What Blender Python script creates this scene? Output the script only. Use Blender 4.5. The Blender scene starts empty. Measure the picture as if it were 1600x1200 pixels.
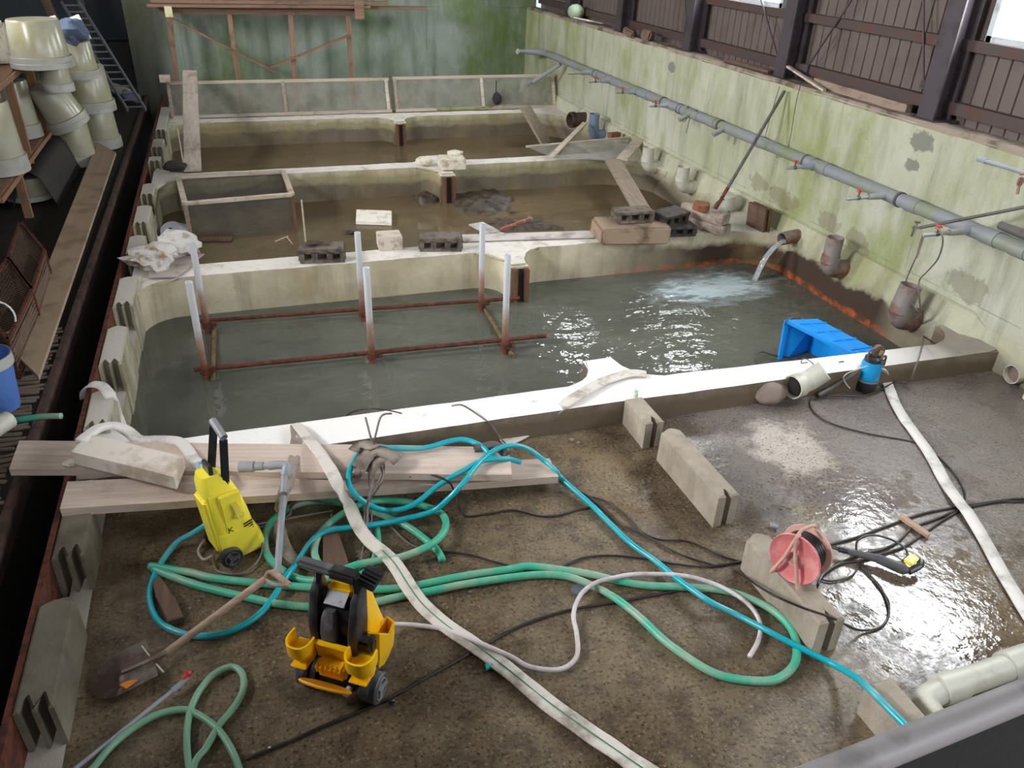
import bpy, bmesh, math, random
from mathutils import Vector as V, Matrix as M, noise as NZ
random.seed(7)
PI = math.pi
S = bpy.context.scene
COL = S.collection

# ---------------------------------------------------------------- camera
F = 1240.0
CAM = V((0, 0, 2.7))
_Y = V((-475, 735, -F)).normalized()
_X = _Y.cross(V((85, 2147, F)).normalized()).normalized()
_Z = _X.cross(_Y)
R3 = M((_X, _Y, _Z))                      # world = R3 @ camera
cd = bpy.data.cameras.new('camera'); cam = bpy.data.objects.new('camera', cd); COL.objects.link(cam)
cd.sensor_width = 36; cd.lens = 36 * F / 1600; cd.clip_start = 0.05; cd.clip_end = 200
cam.matrix_world = M.Translation(CAM) @ R3.to_4x4()
S.camera = cam

def P(px, py, z=None, x=None, y=None):
    """world point seen at a pixel, on the plane z=, x= or y="""
    d = R3 @ V((px - 800, 600 - py, -F))
    if z is not None: t = (z - CAM.z) / d.z
    elif x is not None: t = (x - CAM.x) / d.x
    else: t = (y - CAM.y) / d.y
    return CAM + d * t

# ---------------------------------------------------------------- light
S.view_settings.view_transform = 'Standard'; S.view_settings.look = 'None'
S.view_settings.gamma = 1; S.view_settings.use_curve_mapping = False
S.view_settings.exposure = 0.20
W = bpy.data.worlds.new('world'); S.world = W; W.use_nodes = True
W.node_tree.nodes['Background'].inputs[0].default_value = (.75, .85, 1, 1)
W.node_tree.nodes['Background'].inputs[1].default_value = 1.0
LEFT_LIGHT = 66.0      # daylight through the left clerestory panes
FRONT_FILL = 9.5     # added fill pane behind the camera, unseen
RIGHT_LIGHT = 24.0     # daylight through the right hand windows
S.cycles.max_bounces = 7; S.cycles.diffuse_bounces = 4; S.cycles.glossy_bounces = 3
S.cycles.transparent_max_bounces = 12
S.cycles.use_denoising = True
S.cycles.sample_clamp_indirect = 6

WX = 5.03
# ---------------------------------------------------------------- materials
def rgb(r, g, b):
    f = lambda c: ((c / 255 + .055) / 1.055) ** 2.4 if c > 10 else c / 255 / 12.92
    return (f(r), f(g), f(b), 1)
class NT:
    def __init__(s, name):
        s.m = bpy.data.materials.new(name); s.m.use_nodes = True
        s.t = s.m.node_tree; s.b = s.t.nodes['Principled BSDF']; s.out = s.t.nodes['Material Output']
        s.co = None
    def n(s, typ, **k):
        x = s.t.nodes.new(typ)
        for a, v in k.items(): setattr(x, a, v)
        return x
    def l(s, a, b): s.t.links.new(a, b)
    def coord(s, world=True):
        if world: return s.n('ShaderNodeNewGeometry').outputs['Position']
        return s.n('ShaderNodeTexCoord').outputs['Object']
    def noise(s, co, scale, detail=6, rough=.6, stretch=None):
        if stretch:
            mp = s.n('ShaderNodeMapping'); mp.inputs['Scale'].default_value = stretch
            s.l(co, mp.inputs[0]); co = mp.outputs[0]
        x = s.n('ShaderNodeTexNoise'); s.l(co, x.inputs['Vector'])
        x.inputs['Scale'].default_value = scale; x.inputs['Detail'].default_value = detail
        x.inputs['Roughness'].default_value = rough
        return x.outputs['Fac']
    def ramp(s, fac, stops, interp='LINEAR'):
        r = s.n('ShaderNodeValToRGB'); s.l(fac, r.inputs[0]); e = r.color_ramp.elements
        r.color_ramp.interpolation = interp
        e[0].position, e[0].color = stops[0]; e[1].position, e[1].color = stops[-1]
        for p, c in stops[1:-1]: k = e.new(p); k.color = c
        return r.outputs[0]
    def mix(s, f, a, b, mode='MIX'):
        x = s.n('ShaderNodeMix', data_type='RGBA', blend_type=mode)
        for sock, v in ((x.inputs[0], f), (x.inputs[6], a), (x.inputs[7], b)):
            if isinstance(v, (float, int, tuple)): sock.default_value = v
            else: s.l(v, sock)
        return x.outputs[2]
    def math(s, op, a, b=0.0, c=0.0):
        x = s.n('ShaderNodeMath', operation=op)
        for sock, v in zip(x.inputs, (a, b, c)):
            if isinstance(v, (float, int)): sock.default_value = v
            else: s.l(v, sock)
        return x.outputs[0]
    def maprange(s, v, a, b, c=0.0, d=1.0):
        x = s.n('ShaderNodeMapRange'); s.l(v, x.inputs[0])
        for i, q in enumerate((a, b, c, d)): x.inputs[i + 1].default_value = q
        return x.outputs[0]
    def bump(s, h, strength=.3, dist=.01, normal=None):
        x = s.n('ShaderNodeBump'); s.l(h, x.inputs['Height'])
        x.inputs['Strength'].default_value = strength; x.inputs['Distance'].default_value = dist
        if normal is not None: s.l(normal, x.inputs['Normal'])
        s.l(x.outputs[0], s.b.inputs['Normal']); return x.outputs[0]
    def set(s, **k):
        for a, v in k.items():
            sock = s.b.inputs[a.replace('_', ' ')]
            if isinstance(v, (float, int, tuple)): sock.default_value = v
            else: s.l(v, sock)
        return s
G = lambda v: (v, v, v, 1)

def simple(name, c, rough=.5, dirt=None, amt=.5, scale=6, bump=.15, metal=0.0, bscale=60, spec=.5, world=False):
    t = NT(name); co = t.coord(world)
    n1 = t.noise(co, scale)
    lo = .62 - .3 * amt
    col = t.mix(t.ramp(n1, [(lo, G(0)), (lo + .16, G(1))]), c, dirt or tuple(x * .55 for x in c[:3]) + (1,)) if amt > 0 else t.mix(n1, c, tuple(x * .85 for x in c[:3]) + (1,))
    t.set(Base_Color=col, Roughness=rough, Metallic=metal, Specular_IOR_Level=spec)
    if bump: t.bump(t.noise(co, bscale, 4), bump, .004)
    return t.m

def concrete(name, c1, c2, dark, moss=None, moss_amt=.5, scale=1.6, rough=.85, bump=.5, top=None):
    """weathered concrete: two tones, pits, streaks running down, moss patches"""
    t = NT(name); co = t.coord(True)
    n = t.noise(co, scale, 8, .65)
    col = t.mix(t.ramp(n, [(.35, G(0)), (.65, G(1))]), c1, c2)
    st = t.noise(co, 3.0, 6, .6, (1.6, 1.6, .22))
    col = t.mix(t.math('MULTIPLY', t.ramp(st, [(.5, G(0)), (.72, G(1))]), .6), col, dark)
    if moss:
        ms = t.noise(co, 1.1, 8, .7, (1.0, 1.0, .55))
        col = t.mix(t.math('MULTIPLY', t.ramp(ms, [(.60 - .25 * moss_amt, G(0)), (.78 - .25 * moss_amt, G(1))]), .85), col, moss)
    pits = t.noise(co, 55, 4, .7)
    col = t.mix(t.ramp(pits, [(.30, G(.75)), (.36, G(0))]), col, dark)
    if top:   # whitewashed upper faces: lime and paint lie on faces that look upward
        g = t.n('ShaderNodeNewGeometry'); sp = t.n('ShaderNodeSeparateXYZ'); t.l(g.outputs['Normal'], sp.inputs[0])
        up = t.ramp(t.math('ADD', sp.outputs[2], t.math('MULTIPLY', t.math('SUBTRACT', n, .5), .5)), [(.62, G(0)), (.82, G(1))])
        sc = t.ramp(t.noise(co, 9, 6, .7), [(.62, G(1)), (.72, G(.35))])
        col = t.mix(t.math('MULTIPLY', up, sc), col, top)
    t.set(Base_Color=col, Roughness=rough)
    t.bump(t.math('ADD', t.math('MULTIPLY', n, .5), t.noise(co, 30, 8, .75)), bump, .012)
    return t, col, co

def wood(name, c1, c2, axis='X', rough=.75, wet=None):
    t = NT(name); co = t.coord(False)
    stt = {'X': (.6, 14, 14), 'Y': (14, .6, 14), 'Z': (14, 14, .6)}[axis]
    g = t.noise(co, 2.2, 8, .65, stt)
    col = t.mix(t.ramp(g, [(.3, G(0)), (.7, G(1))]), c1, c2)
    d = t.noise(co, 3.5, 6, .7)
    col = t.mix(t.ramp(d, [(.56, G(0)), (.66, G(.55))]), col, wet or rgb(95, 78, 66))
    t.set(Base_Color=col, Roughness=rough); t.bump(g, .35, .006)
    return t.m

# ---- floor: wet dirty concrete
t = NT('wet_floor'); co = t.coord()
n1 = t.noise(co, 1.1, 10, .66); n2 = t.noise(co, 7, 10, .72); n3 = t.noise(co, 60, 4, .7)
col = t.mix(t.ramp(n1, [(.36, G(0)), (.62, G(1))]), rgb(88, 74, 58), rgb(128, 114, 92))
col = t.mix(t.ramp(n2, [(.46, G(0)), (.60, G(.55))]), col, rgb(54, 43, 34))
sx = t.n('ShaderNodeSeparateXYZ'); t.l(co, sx.inputs[0])
# paler, drier slab on the right of the block line; pale patch by it
rt = t.math('MULTIPLY', t.maprange(sx.outputs[0], 2.1, 2.7), t.maprange(sx.outputs[1], 1.9, 2.7))
col = t.mix(t.math('MULTIPLY', rt, .62), col, rgb(128, 121, 122))
def blob(cx, cy, rx, ry):
    m = t.n('ShaderNodeMapping', vector_type='TEXTURE'); t.l(co, m.inputs[0])
    m.inputs['Location'].default_value = (cx, cy, 0); m.inputs['Scale'].default_value = (rx, ry, 1)
    l = t.n('ShaderNodeVectorMath', operation='LENGTH'); t.l(m.outputs[0], l.inputs[0])
    return t.ramp(t.math('ADD', l.outputs['Value'], t.math('MULTIPLY', t.math('SUBTRACT', n2, .5), 2.2)), [(.55, G(1)), (1.0, G(0))])
col = t.mix(t.math('MULTIPLY', blob(2.95, 3.25, .28, .36), .8), col, rgb(196, 186, 176))
col = t.mix(t.math('MULTIPLY', blob(1.75, 3.25, .2, .5), .6), col, rgb(122, 104, 74))
col = t.mix(t.math('MULTIPLY', blob(2.65, 2.62, .13, .2), .5), col, rgb(128, 118, 88))
col = t.mix(t.ramp(n3, [(.38, G(.8)), (.45, G(0))]), col, rgb(34, 26, 20))
col = t.mix(t.ramp(n3, [(.58, G(0)), (.68, G(.7))]), col, rgb(168, 154, 132))
pud = t.math('MAXIMUM', blob(2.85, 1.95, .75, .62), blob(3.0, 2.75, .55, .5))
wet = t.math('MULTIPLY', t.ramp(t.math('ADD', n1, t.math('MULTIPLY', n2, .25)), [(.50, G(.10)), (.68, G(.42))]), t.math('SUBTRACT', 1.0, t.math('MULTIPLY', pud, .7)))
t.set(Base_Color=col, Roughness=wet, Specular_IOR_Level=.5)
hb = t.math('ADD', t.math('MULTIPLY', t.noise(co, 24, 6, .7), .8), t.math('MULTIPLY', n3, .45))
sm = t.ramp(t.noise(co, 1.9, 5, .6), [(.42, G(.25)), (.6, G(1))])
pn = t.noise(co, 16, 3, .55)
mx = t.n('ShaderNodeMix'); t.l(pud, mx.inputs[0]); t.l(t.math('MULTIPLY', hb, sm), mx.inputs[2]); t.l(t.math('MULTIPLY', pn, .75), mx.inputs[3])
t.bump(mx.outputs[0], .6, .008)
FLOOR = t.m

# ---- pool concrete with mossy and muddy stains set by height above the water
t, col, co = concrete('pool_concrete', rgb(206, 198, 174), rgb(176, 166, 138), rgb(104, 92, 72), None, .5, 2.2, .8, .5, None)
sx = t.n('ShaderNodeSeparateXYZ'); t.l(co, sx.inputs[0]); wob = t.noise(co, 2.4, 8, .7)
h = t.math('ADD', sx.outputs[2], t.math('MULTIPLY', t.math('SUBTRACT', wob, .5), .22))
# far pools: green band and dark wet band
far = t.maprange(sx.outputs[1], 6.9, 7.6)
grn = t.ramp(h, [(-.02 + .5, G(0)), (.04 + .5, G(1)), (.12 + .5, G(0))])
hh = t.math('ADD', h, .5)
grn = t.ramp(hh, [(.50, G(0)), (.58, G(1)), (.63, G(.3)), (.7, G(0))])
col = t.mix(t.math('MULTIPLY', t.math('MULTIPLY', grn, far), .62), col, rgb(98, 104, 52))
low = t.ramp(t.math('SUBTRACT', hh, t.math('MULTIPLY', far, .07)), [(.43, G(1)), (.50, G(0))])
col = t.mix(t.math('MULTIPLY', low, t.math('ADD', t.math('MULTIPLY', far, .7), .12)), col, rgb(72, 60, 46))
# near pool right end: brown and orange scum ring
rr_ = t.math('MULTIPLY', t.maprange(sx.outputs[0], 2.7, 4.2), t.math('SUBTRACT', 1.0, t.maprange(sx.outputs[1], 6.7, 6.9)))
brn = t.ramp(hh, [(.52, G(1)), (.585, G(0))])
col = t.mix(t.math('MULTIPLY', rr_, brn), col, rgb(58, 42, 30))
wet_ = t.noise(co, 9, 6, .7)
org = t.ramp(t.math('ADD', sx.outputs[2], t.math('ADD', t.math('MULTIPLY', t.math('SUBTRACT', wob, .5), .12), .5)), [(.36, G(1)), (.385, G(0))])
col = t.mix(t.math('MULTIPLY', t.math('MULTIPLY', rr_, org), t.ramp(wet_, [(.42, G(.1)), (.6, G(.9))])), col, rgb(170, 86, 34))
yel = t.ramp(t.noise(co, 1.3, 6, .6), [(.5, G(0)), (.66, G(.5))])
col = t.mix(yel, col, rgb(150, 132, 88))
g = t.n('ShaderNodeNewGeometry'); sp = t.n('ShaderNodeSeparateXYZ'); t.l(g.outputs['Normal'], sp.inputs[0])
up = t.ramp(sp.outputs[2], [(.45, G(0)), (.9, G(1))])
scr = t.ramp(t.noise(co, 7, 8, .75), [(.50, G(1)), (.64, G(.35))])
col = t.mix(t.math('MULTIPLY', up, scr), col, rgb(226, 221, 213))
t.set(Base_Color=col)
POOL = t.m

# curb: bright painted top, brown raw sides
t, col, co = concrete('curb_concrete', rgb(150, 138, 120), rgb(112, 98, 82), rgb(56, 44, 34), None, .5, 3, .7, .5, None)
sx = t.n('ShaderNodeSeparateXYZ'); t.l(co, sx.inputs[0]); wob = t.noise(co, 5, 8, .7)
low = t.ramp(t.math('ADD', sx.outputs[2], t.math('MULTIPLY', t.math('SUBTRACT', wob, .5), .12)), [(.09, G(1)), (.14, G(0))])
col = t.mix(t.math('MULTIPLY', low, .85), col, rgb(104, 90, 72))
g = t.n('ShaderNodeNewGeometry'); sp = t.n('ShaderNodeSeparateXYZ'); t.l(g.outputs['Normal'], sp.inputs[0])
up = t.ramp(t.math('ADD', sp.outputs[2], t.math('MULTIPLY', t.math('SUBTRACT', wob, .5), .3)), [(.5, G(0)), (.75, G(1))])
scr = t.ramp(t.noise(co, 5, 8, .75), [(.60, G(1)), (.72, G(.45))])
dirt_right = t.maprange(sx.outputs[0], 3.9, 4.7, 1.0, .25)
col = t.mix(t.math('MULTIPLY', t.math('MULTIPLY', up, scr), dirt_right), col, rgb(247, 245, 242))
t.set(Base_Color=col)
CURB = t.m

def gridlines(t, co, sx_, sz_, ax, w=.006):
    """thin formwork joints"""
    s = t.n('ShaderNodeSeparateXYZ'); t.l(co, s.inputs[0])
    a = t.math('ABSOLUTE', t.math('SUBTRACT', t.math('FRACT', t.math('DIVIDE', s.outputs[ax], sx_)), .5))
    b = t.math('ABSOLUTE', t.math('SUBTRACT', t.math('FRACT', t.math('DIVIDE', t.math('ADD', s.outputs[2], .17), sz_)), .5))
    m = t.math('MINIMUM', t.math('MULTIPLY', a, sx_), t.math('MULTIPLY', b, sz_))
    return t.ramp(m, [(0, G(1)), (w, G(0))])
def wallmat(name, c1, c2, dark, moss, amt, ax, sxx):
    t, col, co = concrete(name, c1, c2, dark, moss, amt, 1.0, .85, .35)
    jn = gridlines(t, co, sxx, 1.1, ax)
    nz = t.ramp(t.noise(co, 3, 4), [(.42, G(0)), (.55, G(1))])
    col = t.mix(t.math('MULTIPLY', t.math('MULTIPLY', jn, nz), .7), col, dark)
    sp = t.ramp(t.noise(co, 7, 8, .8), [(.70, G(0)), (.73, G(.8))])
    col = t.mix(sp, col, rgb(96, 92, 84))
    s = t.n('ShaderNodeSeparateXYZ'); t.l(co, s.inputs[0])
    lowm = t.ramp(t.math('ADD', s.outputs[2], t.math('MULTIPLY', t.noise(co, 2.5, 7, .7), .5)), [(.30, G(1)), (.62, G(0))])
    col = t.mix(t.math('MULTIPLY', lowm, .4), col, rgb(138, 128, 110))
    def patch(y, z, ry, rz):
        m = t.n('ShaderNodeMapping', vector_type='TEXTURE'); t.l(co, m.inputs[0]); m.inputs['Location'].default_value = (WX, y, z); m.inputs['Scale'].default_value = (1, ry, rz)
        q = t.n('ShaderNodeVectorMath', operation='LENGTH'); t.l(m.outputs[0], q.inputs[0])
        return t.ramp(t.math('ADD', q.outputs['Value'], t.math('MULTIPLY', t.math('SUBTRACT', t.noise(co, 9, 8, .7), .5), 2.4)), [(.8, G(1)), (.95, G(0))])
    if ax == 1:
        for y, z, ry, rz in ((4.97, 1.36, .13, .09), (4.98, 1.16, .08, .06), (9.0, 1.3, .1, .07)): col = t.mix(t.math('MULTIPLY', patch(y, z, ry, rz), .8), col, rgb(112, 112, 104))
        for y, z, ry, rz in ((6.45, .46, .24, .10), (5.75, .44, .2, .09), (5.35, .42, .16, .08), (4.15, .48, .22, .12), (6.9, .5, .2, .1)): col = t.mix(t.math('MULTIPLY', patch(y, z, ry, rz), .45), col, rgb(112, 100, 82))
    if ax == 0: col = t.mix(t.math('MULTIPLY', t.ramp(t.math('ADD', s.outputs[0], t.math('MULTIPLY', t.noise(co, 2, 5), .3)), [(0, G(1)), (1, G(0))]) if 0 else t.maprange(s.outputs[0], -.75, -1.0), .75), col, rgb(66, 62, 54))  # shade at the left end of the back wall, painted into its colour
    t.set(Base_Color=col)
    return t.m
WALLR = wallmat('mossy_wall_concrete', rgb(194, 195, 180), rgb(170, 174, 146), rgb(110, 108, 88), rgb(138, 147, 86), .42, 1, 1.9)
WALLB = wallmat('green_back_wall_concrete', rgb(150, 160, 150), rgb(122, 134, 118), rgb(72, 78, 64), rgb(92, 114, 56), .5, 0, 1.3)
LEDGE, col, co = concrete('ledge_concrete', rgb(196, 198, 176), rgb(168, 166, 138), rgb(110, 98, 78), rgb(146, 150, 92), .25, 2.0, .8, .55)
sx = LEDGE.n('ShaderNodeSeparateXYZ'); LEDGE.l(co, sx.inputs[0]); wob = LEDGE.noise(co, 2.2, 8, .7)
hz = LEDGE.math('ADD', sx.outputs[2], LEDGE.math('MULTIPLY', LEDGE.math('SUBTRACT', wob, .5), .35))
hh = LEDGE.math('ADD', hz, .5)
near = LEDGE.math('MULTIPLY', LEDGE.maprange(sx.outputs[1], 4.55, 4.8), LEDGE.math('SUBTRACT', 1.0, LEDGE.maprange(sx.outputs[1], 6.5, 6.9)))
col = LEDGE.mix(LEDGE.math('MULTIPLY', LEDGE.ramp(hh, [(.50, G(1)), (.66, G(0))]), .8), col, rgb(108, 94, 76))
col = LEDGE.mix(LEDGE.math('MULTIPLY', near, LEDGE.ramp(hh, [(.56, G(1)), (.60, G(0))])), col, rgb(60, 45, 32))
org = LEDGE.ramp(LEDGE.math('ADD', sx.outputs[2], LEDGE.math('ADD', LEDGE.math('MULTIPLY', LEDGE.math('SUBTRACT', wob, .5), .16), .5)), [(.365, G(1)), (.395, G(0))])
col = LEDGE.mix(LEDGE.math('MULTIPLY', LEDGE.math('MULTIPLY', near, org), LEDGE.ramp(LEDGE.noise(co, 9, 6, .7), [(.42, G(.1)), (.6, G(.95))])), col, rgb(178, 86, 32))
LEDGE.set(Base_Color=col); LEDGE = LEDGE.m
PIT = simple('pit_mud', rgb(40, 34, 27), .8, rgb(24, 20, 16), .5, 2, .4, world=True)
DARKW = simple('dark_wall', rgb(40, 46, 50), .8, rgb(26, 27, 28), .4, 1, .2, world=True)
ROOF = simple('roof_sheet', rgb(70, 66, 62), .8, None, .3, 1, .1, world=True)
BLOCK, _, _ = concrete('block_concrete', rgb(182, 171, 156), rgb(150, 139, 124), rgb(84, 74, 62), None, .5, 4, .85, .7); BLOCK = BLOCK.m
SHADEBLOCK, _, _ = concrete('shaded_block_concrete', rgb(128, 120, 106), rgb(102, 94, 80), rgb(58, 50, 40), None, .5, 4, .85, .7); SHADEBLOCK = SHADEBLOCK.m  # darker copy of the block concrete: shade on the near left blocks painted in
UNIT, _, _ = concrete('channel_unit_concrete', rgb(178, 170, 150), rgb(140, 132, 108), rgb(84, 76, 58), rgb(112, 108, 70), .25, 4, .85, .6, rgb(206, 200, 190)); UNIT = UNIT.m
CINDER = simple('cinder_block', rgb(112, 102, 92), .9, rgb(74, 66, 58), .6, 12, .7)
DCINDER = simple('dark_wet_cinder_block', rgb(74, 68, 64), .75, rgb(46, 40, 36), .6, 12, .7)
MUD = simple('mud', rgb(84, 74, 64), .55, rgb(52, 44, 36), .6, 14, 1.0, world=True)
PLANK = wood('pale_plank', rgb(212, 196, 184), rgb(180, 162, 148), 'X', wet=rgb(166, 148, 136))
PLANKY = wood('pale_plank_lengthwise', rgb(206, 194, 182), rgb(170, 156, 142), 'Y', wet=rgb(140, 124, 110))
MUDPLANK = wood('muddy_plank', rgb(170, 154, 138), rgb(126, 110, 94), 'Y', wet=rgb(108, 92, 76))
BWOOD = wood('brown_timber', rgb(150, 118, 98), rgb(112, 84, 68), 'X', wet=rgb(84, 62, 50))
BWOODZ = wood('brown_timber_upright', rgb(158, 126, 104), rgb(120, 92, 74), 'Z', wet=rgb(84, 62, 50))
RACK = wood('rack_timber', rgb(152, 116, 88), rgb(120, 90, 66), 'Z')
OLDWOOD = wood('old_dark_timber', rgb(112, 88, 72), rgb(70, 52, 40), 'Y')
FRAMEW = wood('weathered_frame_timber', rgb(208, 196, 180), rgb(168, 154, 136), 'X')
SLOT = wood('slot_timber', rgb(128, 92, 66), rgb(74, 48, 34), 'Z', wet=rgb(36, 26, 20))
RUST = simple('rusty_steel', rgb(112, 62, 46), .8, rgb(70, 44, 36), .6, 20, .6, .3)
RUSTY = simple('rusty_yellow_steel', rgb(120, 100, 62), .8, rgb(86, 66, 44), .6, 20, .4)
t = NT('galvanised_post'); co = t.coord(True); sx = t.n('ShaderNodeSeparateXYZ'); t.l(co, sx.inputs[0])
w_ = t.math('ADD', sx.outputs[2], t.math('MULTIPLY', t.noise(co, 12, 5), .16))
t.set(Base_Color=t.ramp(w_, [(.02, rgb(120, 74, 56)), (.22, rgb(176, 152, 140)), (.32, rgb(206, 208, 212)), (1, rgb(222, 226, 232))]), Roughness=.45, Metallic=.25)
POST = t.m
STEEL = simple('painted_column_steel', rgb(70, 62, 68), .55, rgb(52, 42, 44), .4, 5, .2, world=True)
SIDING = simple('brown_siding', rgb(102, 90, 86), .6, rgb(90, 78, 74), .4, 3, .15, world=True)
GIRT = simple('brown_girt', rgb(74, 62, 60), .6, rgb(84, 56, 50), .4, 6, .2, world=True)
DGREY = simple('dusty_grey_steel', rgb(92, 88, 86), .5, rgb(70, 66, 62), .5, 8, .2)
CHROME = simple('chrome', rgb(200, 200, 200), .2, None, 0, 6, 0, 1.0)
REDV = simple('red_plastic', rgb(206, 66, 56), .4, rgb(170, 80, 66), .3, 9, .1)
PVCG = simple('mossy_grey_pvc', rgb(140, 144, 150), .45, rgb(134, 140, 118), .45, 3, .1, world=True)
PVC = simple('grey_pvc', rgb(150, 156, 164), .4, rgb(138, 132, 126), .4, 5, .1)
PVCW = simple('light_grey_pvc', rgb(196, 196, 184), .45, rgb(170, 164, 146), .4, 7, .1)
PVCB = simple('blue_grey_pvc', rgb(112, 128, 152), .4, rgb(104, 112, 124), .3, 5, .1)
PVCR = simple('rust_stained_pvc', rgb(140, 132, 130), .5, rgb(120, 82, 62), .62, 5, .2)
DARKIN = simple('pipe_bore', rgb(32, 26, 22), .9, None, 0, 6, 0)
CYAN = simple('cyan_hose', rgb(16, 166, 182), .3, rgb(90, 176, 186), .42, 3, .05, world=True)
GREEN = simple('green_hose', rgb(72, 178, 146), .38, rgb(146, 178, 156), .55, 5, .25, world=True)
PGREEN = simple('pale_green_hose', rgb(120, 168, 140), .35, rgb(136, 168, 148), .3, 4, .05, world=True)
WHOSE = simple('white_hose', rgb(214, 208, 212), .35, rgb(180, 166, 162), .35, 5, .05, world=True)
LAY = simple('layflat_hose', rgb(214, 208, 200), .65, rgb(150, 140, 128), .38, 7, .4, world=True)
LAYD = simple('dirty_layflat_hose', rgb(150, 138, 128), .7, rgb(96, 84, 74), .5, 7, .4, world=True)
LAYW = simple('clean_layflat_hose', rgb(222, 218, 214), .6, rgb(176, 172, 166), .4, 7, .3, world=True)
STRIPE = simple('green_stripe', rgb(70, 140, 100), .6, None, 0, 6, 0)
CABLE = simple('black_cable', rgb(44, 40, 40), .35, rgb(70, 62, 56), .4, 8, .1, world=True)
CABLEG = simple('muddy_grey_cable', rgb(120, 110, 106), .5, rgb(80, 70, 64), .4, 8, .1, world=True)
YEL = simple('yellow_plastic', rgb(248, 232, 70), .35, rgb(236, 222, 110), .3, 9, .05)
AMB = simple('amber_plastic', rgb(255, 200, 20), .3, rgb(252, 186, 16), .2, 5, .03)
BLK = simple('black_plastic', rgb(38, 38, 42), .35, rgb(64, 64, 66), .4, 14, .2)
BLKD = simple('dusty_black_plastic', rgb(78, 78, 82), .5, rgb(110, 108, 106), .4, 14, .2)
GREY = simple('grey_plastic', rgb(134, 136, 140), .45, None, 0, 6, .05)
LABEL = simple('grey_label', rgb(168, 172, 178), .5, rgb(140, 144, 150), .4, 30, .05)
INK = simple('black_ink', rgb(30, 28, 20), .5, None, 0, 6, 0)
BLUE = simple('blue_crate_plastic', rgb(22, 146, 232), .35, rgb(20, 128, 214), .3, 4, .05)
PUMPB = simple('pump_blue', rgb(16, 150, 214), .3, rgb(60, 150, 190), .25, 12, .05)
PBLUE = simple('pale_blue_plastic', rgb(150, 190, 212), .45, None, 0, 6, 0)
RED = simple('faded_red_enamel', rgb(214, 122, 124), .5, rgb(224, 160, 156), .5, 14, .15)
REDP = simple('muddy_pink_enamel', rgb(208, 164, 152), .6, rgb(180, 146, 132), .5, 14, .2)
SHOVEL = simple('shovel_steel', rgb(124, 104, 98), .4, rgb(160, 152, 144), .5, 9, .2, .4)
t = NT('rust_patch'); t.set(Base_Color=rgb(196, 120, 26), Roughness=.7); RUSTP = t.m
HANDLE = wood('shovel_handle_wood', rgb(186, 164, 148), rgb(150, 126, 110), 'X')
FOAM = simple('white_board', rgb(240, 236, 224), .7, rgb(200, 186, 160), .3, 12, .1)
BAG = simple('dirty_white_sack', rgb(206, 202, 198), .7, rgb(140, 122, 98), .45, 9, .3)
CARD = simple('pinkish_board', rgb(176, 164, 160), .8, rgb(150, 134, 126), .4, 9, .1)
STONE = simple('grey_stone', rgb(136, 122, 114), .85, rgb(108, 92, 86), .5, 8, .5)
BRICKT = simple('brown_brick', rgb(138, 86, 64), .9, rgb(96, 64, 50), .5, 14, .6)
PALE = simple('pale_stone', rgb(214, 206, 190), .9, rgb(170, 158, 136), .4, 14, .7)
t = NT('translucent_tub'); co = t.coord(True)
t.set(Base_Color=t.mix(t.ramp(t.noise(co, 3, 5), [(.4, G(0)), (.65, G(1))]), rgb(166, 164, 148), rgb(150, 145, 112)), Roughness=.25, Subsurface_Weight=0.0)
TUB = t.m
TUBRIM = simple('tub_rim', rgb(168, 168, 162), .4, rgb(152, 148, 136), .3, 5, .05)
BASIN = simple('white_basin', rgb(206, 212, 226), .2, None, 0, 6, 0)
CYANF = simple('cyan_fitting', rgb(40, 190, 190), .4, None, 0, 6, 0)
PGF = simple('pale_green_fitting', rgb(196, 224, 190), .4, None, 0, 6, 0)
WHITE = simple('white_plastic', rgb(236, 236, 236), .4, None, 0, 6, 0)
t = NT('mesh_screen'); co = t.coord(False)      # fine wire netting
def mesh_mat(name, cell, wire, c):
    t = NT(name); co = t.coord(False); s = t.n('ShaderNodeSeparateXYZ'); t.l(co, s.inputs[0])
    f = lambda o: t.math('LESS_THAN', t.math('FRACT', t.math('DIVIDE', o, cell)), wire)
    k = t.math('MAXIMUM', f(t.math('ADD', s.outputs[0], s.outputs[1])), f(s.outputs[2]))
    t.set(Base_Color=t.mix(t.ramp(t.noise(co, 5, 5), [(.4, G(0)), (.65, G(1))]), c, tuple(q * .6 for q in c[:3]) + (1,)), Roughness=.6, Alpha=k)
    return t.m
NET = mesh_mat('fine_netting', .006, .34, rgb(150, 148, 138))
NETD = mesh_mat('coarse_netting', .012, .30, rgb(110, 106, 98))
RUSTNET = mesh_mat('rusty_wire_mesh', .03, .28, rgb(128, 104, 88))

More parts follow.
